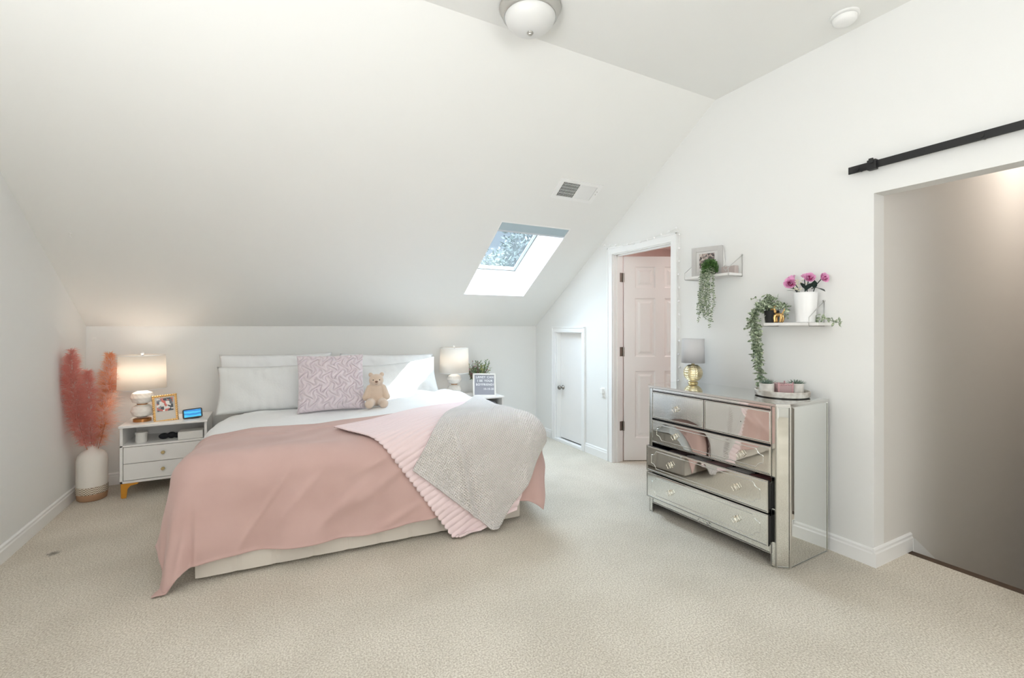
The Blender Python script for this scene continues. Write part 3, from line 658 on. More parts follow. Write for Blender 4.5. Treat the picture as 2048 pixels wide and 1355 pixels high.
def quilted_lamp(label, x, y, z, on, power):
    t = thing('table_lamp', label, 'lamp', (x, y, z), 0)
    MB().lathe([(.060, 0), (.060, .022), (.052, .026)], 40).build('base', BRONZE if on else PGOLD, t, auto=40)
    for k, (zc, r) in enumerate(((.085, .073), (.193, .074))):
        # faceted, diamond-cut body: rings of vertices turned half a step
        n = 14; rows = 7; vs = []
        for j in range(rows):
            v_ = -1 + 2 * j / (rows - 1); rr = r * (1 - .62 * abs(v_) ** 3.2) + (.004 if j % 2 else -.001)
            for i in range(n):
                a = 2 * pi * (i + .5 * (j % 2)) / n; vs.append((rr * cos(a), rr * sin(a), zc + v_ * .0535))
        fs = []
        for j in range(rows - 1):
            for i in range(n):
                i2 = (i + 1) % n; A, B, A2, B2 = j * n + i, j * n + i2, (j + 1) * n + i, (j + 1) * n + i2
                if j % 2 == 0: fs += [(A, B, A2), (B, B2, A2)]
                else: fs += [(A, B2, A2), (A, B, B2)]
        fs += [tuple(range(n - 1, -1, -1)), tuple((rows - 1) * n + i for i in range(n))]
        MB().add(vs, fs).build('body', CERAM, t)
    MB().lathe([(.034, .135), (.034, .143)], 24).build('collar', BRONZE, t, smooth=False)
    MB().tube([(0, 0, .24), (0, 0, .555)], .006, 10).build('stem', NICKEL, t)
    o = MB().lathe([(.160, .262), (.152, .536)], 64, capb=False, capt=False).build('lamp_shade', SHADE, t, smooth=True)
    sd = o.modifiers.new('s', 'SOLIDIFY'); sd.thickness = .0015
    MB().lathe([(.1605, .262), (.1605, .267)], 64, capb=False, capt=False).build('lower_ring', WHITEP, t)
    mb = MB(); mb.lathe([(.153, .531), (.1528, .5365)], 64, capb=False, capt=False)
    for k in range(3): a = k * 2.094; mb.tube([(0, 0, .530), (.151 * cos(a), .151 * sin(a), .533)], .002, 6)
    mb.build('upper_ring', WHITEP, t)
    MB().lathe([(.006, .535), (.011, .542), (.012, .552), (.006, .560)], 16).build('finial', WHITEP, t, smooth=True)
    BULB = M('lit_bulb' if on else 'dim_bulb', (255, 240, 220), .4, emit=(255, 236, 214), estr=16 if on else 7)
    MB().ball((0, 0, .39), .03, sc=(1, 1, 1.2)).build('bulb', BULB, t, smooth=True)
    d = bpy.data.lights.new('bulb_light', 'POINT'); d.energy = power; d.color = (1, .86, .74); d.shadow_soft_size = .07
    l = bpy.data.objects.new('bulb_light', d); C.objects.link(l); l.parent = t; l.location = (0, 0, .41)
    return t
quilted_lamp('glowing white lamp with faceted ceramic base on the left nightstand', -.925, 4.68,   .562, True, 2.0)
quilted_lamp('white faceted table lamp on the right nightstand beside the letter board', 1.765, 4.70, .562, False, .55)

def picture_tex(name, cols, scale):
    m = M(name, cols[0], .5); nt = m.node_tree; b = nt.nodes['Principled BSDF']; tc = nt.nodes.new('ShaderNodeTexCoord')
    v = nt.nodes.new('ShaderNodeTexVoronoi'); v.inputs['Scale'].default_value = scale; v.feature = 'F1'; v.distance = 'CHEBYCHEV'
    nt.links.new(tc.outputs['Object'], v.inputs['Vector']); sp = nt.nodes.new('ShaderNodeSeparateColor'); nt.links.new(v.outputs['Color'], sp.inputs[0])
    r = nt.nodes.new('ShaderNodeValToRGB'); r.color_ramp.interpolation = 'CONSTANT'; e = r.color_ramp.elements
    e[0].color = lin(cols[0]); e[1].color = lin(cols[-1]); e[1].position = .85
    for i, c_ in enumerate(cols[1:-1]): q = e.new((i + 1) / len(cols)); q.color = lin(c_)
    nt.links.new(sp.outputs[0], r.inputs[0]); nt.links.new(r.outputs[0], b.inputs['Base Color']); return m
# beaded gold photo frame
fr = thing('picture_frame', 'gold beaded picture frame leaning back on the left nightstand between lamp and smart display', 'picture frame', (-.755, 4.60, .562)); fr.rotation_euler = (radians(-14), radians(-4), radians(8))
fw_, fh_ = .150, .205
mb = MB(); bw = .010
for a, b_ in (((-fw_ / 2, 0, 0), (-fw_ / 2 + bw, .012, fh_)), ((fw_ / 2 - bw, 0, 0), (fw_ / 2, .012, fh_)), ((-fw_ / 2, 0, 0), (fw_ / 2, .012, bw)), ((-fw_ / 2, 0, fh_ - bw), (fw_ / 2, .012, fh_))): mb.box(a, b_)
mb.build('frame', GOLD, fr, bevel=.002)
mb = MB()
def beads(p, q, n):
    for i in range(n):
        c_ = Vector(p).lerp(Vector(q), i / n); mb.ball(c_, .0092, 10, 6, sc=(1, .8, 1))
beads((-fw_ / 2, .002, 0), (fw_ / 2, .002, 0), 9); beads((fw_ / 2, .002, 0), (fw_ / 2, .002, fh_), 12); beads((fw_ / 2, .002, fh_), (-fw_ / 2, .002, fh_), 9); beads((-fw_ / 2, .002, fh_), (-fw_ / 2, .002, 0), 12)
mb.build('beaded_edge', GOLD, fr, smooth=True)
MB().box((-fw_ / 2 + bw, .003, bw), (fw_ / 2 - bw, .008, fh_ - bw)).build('mat_board', M('grey_mat_board', (214, 208, 200), .8), fr)
MB().box((-.053, .0015, .080), (.053, .0035, .186)).build('photo', picture_tex('collage_photo', [(70, 74, 80), (232, 230, 226), (150, 152, 158), (214, 118, 108), (110, 110, 116), (240, 238, 235)], 46), fr)
MB().box((-.02, .012, .0), (.02, .016, .12), m=Matrix.Translation((0, .005, 0)) @ Matrix.Rotation(radians(-28), 4, 'X')).build('easel_back', BLACKI, fr)

# smart display
sd_ = thing('smart_display', 'small black smart display with a blue wave screen on the left nightstand', 'smart display', (-.575, 4.60, .564), radians(10)); sd_.rotation_euler = (radians(-18), radians(-3), radians(10))
mb = MB(); rr = .012; pts = []
for cx, cz, a0 in ((.068 - rr, .083 - rr, 0), (-.068 + rr, .083 - rr, 90), (-.068 + rr, .004 + rr, 180), (.068 - rr, .004 + rr, 270)):
    for k in range(6): a = radians(a0 + 18 * k); pts.append((cx + rr * cos(a), cz + rr * sin(a)))
rot = Matrix(((1, 0, 0, 0), (0, 0, -1, .012), (0, 1, 0, 0), (0, 0, 0, 1)))
mb.prism(pts, 0, .012, m=rot); mb.build('bezel', M('black_glossy_plastic', (20, 21, 24), .25), sd_, bevel=.002)
MB().box((-.05, .010, .004), (.05, .055, .06)).build('speaker_body', M('charcoal_fabric', (52, 54, 58), .9), sd_, bevel=.01)
SCR = M('blue_wave_screen', (20, 110, 170), .2); nt = SCR.node_tree; b = nt.nodes['Principled BSDF']; tc = nt.nodes.new('ShaderNodeTexCoord')
wv = nt.nodes.new('ShaderNodeTexWave'); wv.inputs['Scale'].default_value = 9; wv.inputs['Distortion'].default_value = 6; wv.bands_direction = 'Z'; wv.inputs['Detail'].default_value = 2
nt.links.new(tc.outputs['Object'], wv.inputs['Vector']); r = nt.nodes.new('ShaderNodeValToRGB'); r.color_ramp.elements[0].color = lin((14, 88, 168)); r.color_ramp.elements[1].color = lin((60, 186, 214))
nt.links.new(wv.outputs[0], r.inputs[0]); nt.links.new(r.outputs[0], b.inputs['Emission Color']); b.inputs['Emission Strength'].default_value = .8
MB().box((-.058, -.0015, .014), (.058, .0005, .074)).build('screen', SCR, sd_)
# things in the open shelf
BOXW = M('white_box_card', (228, 226, 222), .6)
t = thing('jar', 'small white lidded jar in the open shelf of the left nightstand', 'jar', (-.915, 4.60, .409)); MB().lathe([(.036, 0), (.038, .004), (.038, .062)], 28).build('body', BOXW, t, auto=40); MB().lathe([(.040, .062), (.040, .078), (.036, .080)], 28).build('lid', BOXW, t, auto=40)
mb = MB(); o = mb.box((-.085, -.06, 0), (.085, .06, .062)).build('storage_box', BOXW, bevel=.003, loc=(-.585, 4.60, .4095)); tag(o, 'white flat box at the right of the left nightstand\'s open shelf', 'box')
mb = MB(); mb.ball((0, 0, .024), .024, sc=(1.5, 1.1, 1)); mb.ball((.05, .01, .026), .026, sc=(1.2, 1.1, 1)); mb.ball((.09, .005, .022), .022, sc=(1.2, 1, 1))
o = mb.build('pouch', M('black_cloth', (34, 34, 38), .9), smooth=True, loc=(-.775, 4.63, .4095)); rm = o.modifiers.new('r', 'REMESH'); rm.mode = 'VOXEL'; rm.voxel_size = .004; rm.use_smooth_shade = True; tag(o, 'black cloth pouch lying in the open shelf of the left nightstand', 'pouch')
o = MB().box((0, 0, 0), (.30, .22, .085)).build('storage_basket', M('grey_blue_basket', (120, 126, 134), .9, rgb2=(196, 198, 202), noise=.15, nscale=60), bevel=.01, loc=(1.90, 4.56, .4095)); tag(o, 'grey patterned basket in the open shelf of the right nightstand', 'basket')

# letter board
lb = thing('letter_board', 'grey felt letter board with white frame and white letters on the right nightstand', 'letter board', (2.072, 4.575, .563)); lb.rotation_euler = (radians(-11), radians(3), radians(-6))
w_, h_ = .262, .250; bw = .016
mb = MB()
for a, b_ in (((-w_ / 2, 0, 0), (-w_ / 2 + bw, .018, h_)), ((w_ / 2 - bw, 0, 0), (w_ / 2, .018, h_)), ((-w_ / 2, 0, 0), (w_ / 2, .018, bw)), ((-w_ / 2, 0, h_ - bw), (w_ / 2, .018, h_))): mb.box(a, b_)
mb.build('frame', M('white_wood_frame', (236, 232, 226), .6), lb, bevel=.001)
mb = MB()
for k in range(26):
    z = bw + (h_ - 2 * bw) * k / 26; mb.box((-w_ / 2 + bw, .006, z), (w_ / 2 - bw, .012, z + (h_ - 2 * bw) / 26 - .002))
mb.box((-w_ / 2 + bw, .008, bw), (w_ / 2 - bw, .012, h_ - bw)); mb.build('felt_panel', CLOTHG, lb)
def text_words(txt, size, x, z, parent, mat):
    for w in txt.split():
        o = text_mesh(w, size, x, z, parent, 'word', mat); x += max(v.co.x for v in o.data.vertices) + size * .55
def text_mesh(txt, size, x, z, parent, name, mat, right=False):
    cu = bpy.data.curves.new(name, 'FONT'); cu.body = txt; cu.size = size; cu.extrude = .0008; cu.align_x = 'RIGHT' if right else 'LEFT'; cu.space_character = 1.15; cu.offset = .0006
    to = bpy.data.objects.new(name, cu); C.objects.link(to); dg = bpy.context.evaluated_depsgraph_get(); dg.update()
    me = bpy.data.meshes.new_from_object(to.evaluated_get(dg)); bpy.data.objects.remove(to); me.materials.append(mat)
    o = bpy.data.objects.new(name, me); C.objects.link(o); o.parent = parent; o.location = (x, .0045, z); o.rotation_euler = (pi / 2, 0, 0); return o
LET = M('white_letters', (248, 248, 248), .5)
text_words('LANEY CAN', .033, -.098, .198, lb, LET); text_words('I BE YOUR', .033, -.082, .158, lb, LET)
text_words('BOYFRIEND?', .033, -.098, .116, lb, LET); text_words('10-10-20', .029, -.012, .070, lb, LET)

# mixed greenery behind the letter board
def leafshape(mb, base, d, L, Wd, up=None, mi=0, bend=.15):
    d = Vector(d).normalized(); up = Vector(up) if up is not None else Vector((0, 0, 1))
    s_ = d.cross(up)
    s_ = s_.normalized() if s_.length > 1e-4 else d.orthogonal().normalized()
    nn = s_.cross(d).normalized(); base = Vector(base)
    P = lambda t, w, o=0: base + d * (L * t) + s_ * (Wd * w) + nn * (o * L)
    mb.add([P(0, 0), P(.3, -.42, bend * .4), P(.3, 0, bend * .25), P(.3, .42, bend * .4), P(.65, -.40, bend * .5), P(.65, 0, bend * .35), P(.65, .40, bend * .5), P(1, 0, 0)],
           [(0, 2, 1), (0, 3, 2), (1, 2, 5, 4), (2, 3, 6, 5), (4, 5, 7), (5, 6, 7)], mi)
R_ = RNG
pl = thing('flower_arrangement', 'mixed green and dusty pink foliage in a white pot behind the letter board', 'potted plant', (2.085, 4.78, .563))
MB().lathe([(.045, 0), (.055, .01), (.065, .12), (.060, .125), (.058, .10)], 28, capt=True).build('pot', CERAM, pl, smooth=True)
mb = MB(); mp = MB(); my_ = MB()
for k in range(70):
    a = R_.uniform(0, 6.28); ln = R_.uniform(.12, .27); q = R_.uniform(.15, .85); top = Vector((cos(a) * ln * q, sin(a) * ln * q * .6, .12 + ln * sqrt(1 - q * q * .6)))
    b0 = Vector((cos(a) * .03, sin(a) * .03, .10)); tgt = (mb, mp, mb, my_)[k % 4]; mb.tube([b0, b0.lerp(top, .5) + Vector((0, 0, .01)), top], .0015, 5)
    for j in range(12):
        p = b0.lerp(top, .35 + .65 * j / 12); d = (top - b0).normalized() + Vector(R_.normal(size=3)) * .7; leafshape(tgt, p, d, R_.uniform(.022, .038), .010, R_.normal(size=3))
for (tx, tz) in ((.0, .365), (.105, .385), (.13, .36)):
    mb.tube([(tx * .5, 0, .12), (tx * .8, 0, .25), (tx, 0, tz)], .002, 5)
    for j in range(18):
        t_ = j / 18; p = Vector((tx * (.6 + .4 * t_), 0, .18 + (tz - .18) * t_)); leafshape(mb, p, (R_.normal() * .8, R_.normal() * .5, .9), .030, .010, R_.normal(size=3))
mb.build('greenery', LEAFG, pl); mp.build('pink_foliage', M('dusty_mauve_leaf', (168, 118, 124), .7), pl, None); my_.build('yellow_foliage', M('yellow_green_leaf', (172, 172, 108), .7), pl)

# ------------------------------------------------------------------ floor vase with pampas
vs_ = thing('floor_vase', 'tall white bottle vase with woven rope band on the carpet in the left corner', 'vase', (-1.222, 4.63, 0))
mb = MB(); mb.lathe([(.070, .105), (.093, .105), (.0935, .14), (.0935, .30), (.088, .335), (.070, .362), (.040, .384), (.026, .396), (.023, .412), (.029, .424), (.024, .424), (.018, .405)], 56)
mb.build('body', M('matte_white_vase', (232, 226, 218), .7), vs_, auto=60)
mb = MB(); mb.lathe([(.078, 0.0), (.088, .008), (.0925, .045), (.0932, .054)], 56); mb.build('foot_band', M('brown_rope', (176, 138, 108), .85, bump=.6, bscale=150), vs_, smooth=True)
WV = M('woven_rope', (170, 150, 124), .9); nt = WV.node_tree; b = nt.nodes['Principled BSDF']; tc = nt.nodes.new('ShaderNodeTexCoord')
ck = nt.nodes.new('ShaderNodeTexChecker'); ck.inputs['Scale'].default_value = 130; ck.inputs[1].default_value = lin((232, 222, 206)); ck.inputs[2].default_value = lin((132, 112, 92)); nt.links.new(tc.outputs['Object'], ck.inputs[0]); nt.links.new(ck.outputs[0], b.inputs['Base Color'])
MB().lathe([(.0932, .054), (.0955, .060), (.0955, .106), (.0925, .110)], 72).build('woven_band', WV, vs_, smooth=True)
def plume(label, base, tip, rad, n, mat, side, seed, L=.055):
    rng = np.random.default_rng(seed); base = Vector(base); tip = Vector(tip); ctrl = base.lerp(tip, .5) + Vector(side)
    curve = lambda t: base * (1 - t) ** 2 + ctrl * 2 * t * (1 - t) + tip * t ** 2
    t_ = thing('pampas_stem', label, 'pampas grass', base)
    MB().tube([curve(k / 24) - base for k in range(10)], [.0022] * 10, 6).build('stalk', M('coral_stalk', (196, 130, 104), .8), t_)
    vs = []; fs = []
    for k in range(n // 14):
        # a tuft: a handful of long soft filaments sharing one branchlet
        t = .15 + .85 * rng.uniform() ** .85; c = curve(t); ax = (curve(min(1, t + .02)) - curve(t - .02)).normalized()
        w = rad * (max(0, math.sin(pi * min(1, ((t - .12) / .90)) ** .95)) ** .75 * .95 + .12)
        a = rng.uniform(0, 6.28); e1 = ax.orthogonal().normalized(); e2 = ax.cross(e1); rd = e1 * cos(a) + e2 * sin(a)
        rr = w * rng.uniform(.05, 1.25); p0 = c + rd * rr * .35 - ax * .01
        d0 = (rd * rng.uniform(.5, 1.2) + ax * rng.uniform(.35, 1.1) + Vector(rng.normal(size=3)) * .3).normalized()
        for j in range(9):
            d = (d0 + Vector(rng.normal(size=3)) * .33).normalized(); ll = L * rng.uniform(.6, 1.35) * (.5 + .6 * w / rad)
            p = p0 + d0 * ll * .35 * rng.uniform(0, 1); sd = d.cross(Vector(rng.normal(size=3))).normalized() * .0008
            q1 = p + d * ll * .5 + Vector((0, 0, -.003)); q2 = p + d * ll + Vector((0, 0, -.016))
            for v in (p, q1, q2): v.x = max(v.x, XL + .004); v.y = min(v.y, YB - .005)
            i = len(vs); vs += [p - sd, p + sd, q1 + sd, q1 - sd, q2]; fs += [(i, i + 1, i + 2, i + 3), (i + 3, i + 2, i + 4)]
    mb = MB(); mb.add([Vector(v) - base for v in vs], fs); mb.build('plume', mat, t_); return t_
plume('large coral pampas plume leaning on the left wall above the floor vase', (-1.228, 4.628, .30), (-1.285, 4.44, 1.16), .080, 11000, PLUME, (-.050, -.05, .0), 1)
plume('coral pampas plume in the middle of the floor vase bundle', (-1.220, 4.632, .30), (-1.22, 4.52, 1.00), .055, 5500, PLUME, (.0, -.02, 0), 2)
plume('orange pampas plume in the floor vase on the side nearer the lamp', (-1.214, 4.636, .30), (-1.13, 4.68, 1.12), .060, 8000, PLUMEO, (.03, .0, 0), 3)
plume('pale wispy pampas plume of the floor vase bundle reaching toward the lamp shade', (-1.210, 4.630, .30), (-1.10, 4.56, 1.06), .060, 2200, PLUMEP, (.06, .0, -.03), 4, .07)

# ------------------------------------------------------------------ mirrored dresser
dr_ = thing('mirrored_dresser', 'mirrored dresser with silver edges, its two lowest drawers slightly pulled out, against the right wall', 'dresser', (2.458, 1.548, 0), radians(2.2))
FW = .912          # width of the drawer front; local x = depth (0 front), y = along the wall
CH = .058          # chamfered corners
out = [(0, 0), (0, FW), (CH + .004, FW + CH), (.448, FW + CH), (.448, -CH + .012), (CH, -CH + .012)]
Ztop = .903
def panel(name, parent, o_, ux, uz, w, h, e=.0065, inner=True, mat=None, bev=.0045):
    """mirror sheet with a raised silver edge: o_ origin, ux/uz unit vectors in the sheet, outward normal n = ux x uz"""
    o_ = Vector(o_); ux = Vector(ux).normalized(); uz = Vector(uz).normalized(); n = ux.cross(uz)
    P = lambda a, b_, d: o_ + ux * a + uz * b_ + n * d
    mb = MB(); g_ = e + .0015
    vs = [P(0, 0, .0004), P(w, 0, .0004), P(w, h, .0004), P(0, h, .0004)]
    a, b_ = g_, g_
    vs = [P(g_, g_, .0), P(w - g_, g_, .0), P(w - g_, h - g_, .0), P(g_, h - g_, .0), P(g_ + bev, g_ + bev, .0016), P(w - g_ - bev, g_ + bev, .0016), P(w - g_ - bev, h - g_ - bev, .0016), P(g_ + bev, h - g_ - bev, .0016)]
    mb.add(vs, [(4, 5, 6, 7), (0, 1, 5, 4), (1, 2, 6, 5), (2, 3, 7, 6), (3, 0, 4, 7)])
    o1 = mb.build(name, mat or MIRROR, parent)
    mb = MB()
    for (a0, b0, a1, b1) in ((0, 0, w, e), (0, h - e, w, h), (0, e, e, h - e), (w - e, e, w, h - e)):
        q = [P(a0, b0, -.001), P(a1, b0, -.001), P(a1, b1, -.001), P(a0, b1, -.001), P(a0, b0, .0035), P(a1, b0, .0035), P(a1, b1, .0035), P(a0, b1, .0035)]
        mb.add(q, [(0, 3, 2, 1), (4, 5, 6, 7), (0, 1, 5, 4), (1, 2, 6, 5), (2, 3, 7, 6), (3, 0, 4, 7)])
    mb.build('silver_edge', MEDGE, o1); return o1
# dark carcass: back, floor, sides, rails, so that the open drawers show a black inside
mb = MB(); z0c = .115
mb.box((.44, -CH + .014, 0), (.446, FW + CH, Ztop - .014)); mb.box((.012, .004, z0c), (.446, FW - .004, z0c + .008))
for y in (.0, FW - .010): mb.box((.004, y, z0c - .05), (.44, y + .010, Ztop - .015))
mb.prism([(x_ + (.002 if x_ < .01 else (-.002 if x_ > .4 else .0015)), y_ + (.0015 if y_ < 0 else -.0015 if y_ > FW else 0)) for x_, y_ in reversed(out)], Ztop - .016, Ztop - .010)
mb.box((.004, .01, .664), (.44, FW - .01, .674)); mb.box((.02, .01, .488), (.44, FW - .01, .498)); mb.box((.02, .01, .300), (.44, FW - .01, .306))
mb.box((.004, FW / 2 - .004, .67), (.44, FW / 2 + .004, .87)); mb.box((.004, .01, .866), (.02, FW - .01, Ztop - .012))
mb.build('carcass', BLACKI, dr_)
# top sheet
mb = MB(); o2 = list(reversed(out)); mb.prism([(x_ - (.010 if x_ < .1 else 0), y_ - (.006 if y_ <= 0 else -.006)) for x_, y_ in o2], Ztop - .012, Ztop); mb.build('top_edge', MEDGE, dr_, bevel=.001)
cx_, cy_ = .224, FW / 2
mb = MB(); pts = [(cx_ + (x_ - (.010 if x_ < .1 else 0) - cx_) * .955, cy_ + (y_ - cy_) * .982) for x_, y_ in o2]; n = len(pts)
pi_ = [(cx_ + (x_ - cx_) * .985, cy_ + (y_ - cy_) * .992) for x_, y_ in pts]
mb.add([(x_, y_, Ztop + .0002) for x_, y_ in pts] + [(x_, y_, Ztop + .0014) for x_, y_ in pi_], [tuple(range(n, 2 * n))] + [(i, (i + 1) % n, n + (i + 1) % n, n + i) for i in range(n)])
mb.build('top_mirror', MIRROR, dr_)
# side and chamfer sheets
ydn = -CH + .012
panel('side_panel', dr_, (CH, ydn, .0), (1, 0, 0), (0, 0, 1), .446 - CH, Ztop - .013)
panel('side_panel', dr_, (.446, FW + CH, .0), (-1, 0, 0), (0, 0, 1), .446 - CH - .004, Ztop - .013)
panel('corner_panel', dr_, (.0, -.001, .0), (CH, ydn, 0), (0, 0, 1), sqrt(CH ** 2 + ydn ** 2), Ztop - .013)
panel('corner_panel', dr_, (CH + .004, FW + CH, .0), (-CH - .004, -CH, 0), (0, 0, 1), sqrt(CH ** 2 + (CH + .004) ** 2), Ztop - .013)
panel('front_stile', dr_, (0, .026, 0), (0, -1, 0), (0, 0, 1), .026, Ztop - .013, e=.003, bev=.001)
panel('front_stile', dr_, (0, FW, 0), (0, -1, 0), (0, 0, 1), .026, Ztop - .013, e=.003, bev=.001)
panel('front_rail', dr_, (-.0005, FW - .027, .868), (0, -1, 0), (0, 0, 1), FW - .054, .022, e=.002, bev=.001)
panel('front_apron', dr_, (-.0005, FW - .027, .068), (0, -1, 0), (0, 0, 1), FW - .054, .048, e=.004, bev=.002)
mb = MB(); mb.box((.004, .02, .070), (.02, FW - .02, .114)); mb.build('apron_back', BLACKI, dr_)
# little carved bow under the apron
mb = MB()
for s_ in (-1, 1):
    mb.tube([(-.004, FW / 2 + s_ * (.005 + .034 * (1 - cos(k * .52)) / 1.6), .088 + .012 * sin(k * .62)) for k in range(11)], .0026, 6)
mb.build('carved_bow', MEDGE, dr_)
def handle(parent, x, y, z):
    mb = MB(); r = .0165
    for dy, dz, dx in ((-.008, .004, 0), (.008, -.004, .003)):
        mb.tube([(x - .012 - dx, y + dy + r * 1.05 * sin(a), z + dz + r * 1.25 * cos(a)) for a in [pi / 2 * k for k in range(4)]], .0019, 6, closed=True)
    mb.tube([(x, y, z + .012), (x - .013, y, z + .012)], .004, 8)
    return mb.build('handle', HANDLE, parent)
def drawer(x, y0, y1, z0, z1, handles, etched=True, open_=0.):
    w = y1 - y0; h = z1 - z0
    d = MB().box((x + .001, y0 + .001, z0 + .001), (x + .016, y1 - .001, z1 - .001)).build('drawer', BLACKI, dr_)
    if open_:
        mb = MB(); mb.box((x + .016, y0 + .012, z0 + .01), (x + .40, y0 + .022, z1 - .02)); mb.box((x + .016, y1 - .022, z0 + .01), (x + .40, y1 - .012, z1 - .02)); mb.box((x + .016, y0 + .012, z0 + .008), (x + .40, y1 - .012, z0 + .016))
        mb.build('drawer_box', BLACKI, d)
    pm = panel('mirror_front', d, (x, y1, z0), (0, -1, 0), (0, 0, 1), w, h, e=.005)
    if etched:
        ins, rr = .028, .030; cy = (y0 + y1) / 2; cz = (z0 + z1) / 2; hw = w / 2 - .045; hh = h / 2 - ins
        pts = []
        for sy, sz in ((1, 1), (1, -1), (-1, -1), (-1, 1)):
            arc = []
            for k in range(7):
                a = pi / 2 * k / 6; arc.append((hw - rr * .0 - rr * sin(a), hh - .0 - rr * cos(a)))   # concave corner
            seq = [(hw - .012 - rr, hh), (hw - .010 - rr, hh - .007)] + [(hw - .004 - rr * cos(a_ * pi / 2 / 5), hh - .009 - rr * .72 * sin(a_ * pi / 2 / 5)) for a_ in range(6)][::1] + [(hw, hh - .009 - rr * .72 - .004)]
            if sy * sz < 0: seq = seq[::-1]
            for a, b_ in seq: pts.append((x - .002, cy + sy * a, cz + sz * b_))
        mb = MB(); mb.tube(pts, .0021, 6, closed=True)
        for i in range(len(mb.v)): v = mb.v[i]; mb.v[i] = (x - .002 + (v[0] - x + .002) * .8, v[1], v[2])
        o = mb.build('etched_border', MEDGE, d)
    for y in handles: handle(d, x, y, (z0 + z1) / 2)
    return d
ya, yb = .024, FW - .024
HD = (.20, .68)
drawer(-.003, FW / 2 + .002, yb, .676, .862, (.672,), etched=False)
d_ = drawer(-.003, ya, FW / 2 - .002, .676, .862, (), etched=False)
MB().ball((-.003, .205, .770), .0052, 10, 6, sc=(.4, 1, 1)).build('screw_hole', BLACKI, d_)
drawer(-.004, ya, yb, .500, .662, HD)
drawer(-.050, ya - .010, yb + .006, .308, .484, HD, open_=1)
drawer(-.050, ya - .010, yb + .006, .122, .298, HD, open_=1)
# folded clothes showing in the open drawer
for k, (y, c_) in enumerate(((.12, (150, 96, 92)), (.27, (222, 214, 208)), (.42, (196, 160, 156)), (.57, (226, 220, 214)), (.72, (120, 100, 98)))):
    mb = MB(); mb.ball((.10, y, .440), .07, sc=(1.6, .9, .30)); mb.ball((.07, y + .03, .446), .04, sc=(1.2, 1.2, .35))
    o = mb.build('folded_garment', M('garment_%d' % k, c_, .9), smooth=True); o.matrix_world = Matrix.Translation((2.458, 1.548, 0)) @ Matrix.Rotation(radians(2.2), 4, 'Z')
    tag(o, 'folded garment showing in the gap above the pulled-out dresser drawer', 'clothing', 'folded clothes in the open dresser drawer')

DM = Matrix.Translation((2.458, 1.548, 0)) @ Matrix.Rotation(radians(2.2), 4, 'Z')
ZT = Ztop + .0015
# gold lamp
t = thing('table_lamp', 'small lamp with gold ridged ball base and grey shade on the mirrored dresser', 'lamp', (2.800, 2.40, ZT))
MB().lathe([(.034, 0), (.036, .006), (.030, .012)], 32).build('base', PGOLD, t, auto=40)
pr = []
for k in range(41):
    a = -1.15 + 2.36 * k / 40; r = .0655 * cos(a) + .0022 * abs(sin(k * pi / 4)) * 2; pr.append((r, .0765 + .066 * sin(a)))
def seg(a, z, j): return 1 - .03 * max(0, cos(6 * a)) ** 18
MB().lathe(pr, 72, fn=seg).build('body', M('champagne_gold', (214, 196, 152), .3, 1., rgb2=(236, 226, 196), noise=.5, nscale=40), t, smooth=True)
MB().lathe([(.012, .136), (.010, .150), (.006, .152), (.006, .30)], 16).build('neck', PGOLD, t, smooth=True)
o = MB().lathe([(.082, .152), (.079, .332)], 56, capb=False, capt=False).build('lamp_shade', SHADEG, t, smooth=True); sd2 = o.modifiers.new('s', 'SOLIDIFY'); sd2.thickness = .0015
mb = MB()
for k in range(3): a = k * 2.094; mb.tube([(0, 0, .30), (.079 * cos(a), .079 * sin(a), .322)], .0015, 6)
mb.build('shade_spider', PGOLD, t)

# tray with pots and pink holder
TC = Vector((2.765, 1.705, ZT))
t = thing('round_tray', 'round whitewashed concrete tray on the near end of the mirrored dresser', 'tray', TC)
MB().lathe([(.132, 0), (.146, .006), (.150, .036), (.143, .038), (.138, .012), (.0, .010)], 64, capt=False).build('tray_dish', M('whitewashed_concrete', (228, 225, 219), .8, bump=.3, bscale=60, rgb2=(186, 178, 168), noise=.22, nscale=18), t, auto=35)
right = Vector((.8847, -.466, 0))
def succ(label, c, n, spread, seed):
    rng = np.random.default_rng(seed); t = thing('potted_succulent', label, 'potted plant', c)
    MB().lathe([(.036, 0), (.040, .003), (.041, .060), (.0405, .066), (.036, .066), (.035, .052)], 36).build('pot', CONC, t, auto=45)
    MB().lathe([(.0345, .053), (.02, .056), (.001, .056)], 24).build('soil', SOIL, t)
    mb = MB()
    for k in range(n):
        a = k * 2.399; q = sqrt(k / n); d = Vector((cos(a) * (.25 + spread * q), sin(a) * (.25 + spread * q), 1.15 - .75 * q)); L_ = .030 + .026 * q
        b0 = Vector((cos(a) * .008 * q, sin(a) * .008 * q, .056)); d.normalize(); s_ = d.cross(Vector((0, 0, 1))).normalized(); nn = s_.cross(d)
        vs = [];
        for tt, w in ((0, .0035), (.35, .0055), (.75, .0032), (1, .0003)):
            p = b0 + d * L_ * tt + nn * (.004 * tt * tt)
            vs += [p - s_ * w, p - nn * w * .5, p + s_ * w, p + nn * w * .35]
        fs = [(4 * i + j, 4 * i + (j + 1) % 4, 4 * i + 4 + (j + 1) % 4, 4 * i + 4 + j) for i in range(3) for j in range(4)]
        mb.add(vs, fs + [(12, 13, 14, 15)])
    mb.build('leaves', SUCC, t, smooth=True)
succ('round-leaved succulent in concrete pot at the left of the tray, under the trailing ivy', TC + right * -.092 + Vector((.0, .0, .0115)), 22, .8, 1)
succ('spiky succulent in concrete pot at the right of the tray beside the pink holder', TC + right * .088 + Vector((0, .0, .0115)), 24, 1.15, 2)
t = thing('candle_holder', 'square pink pressed-glass candle holder between the two succulent pots', 'candle holder', TC + Vector((-.004, -.002, .0115)), radians(-27.8))
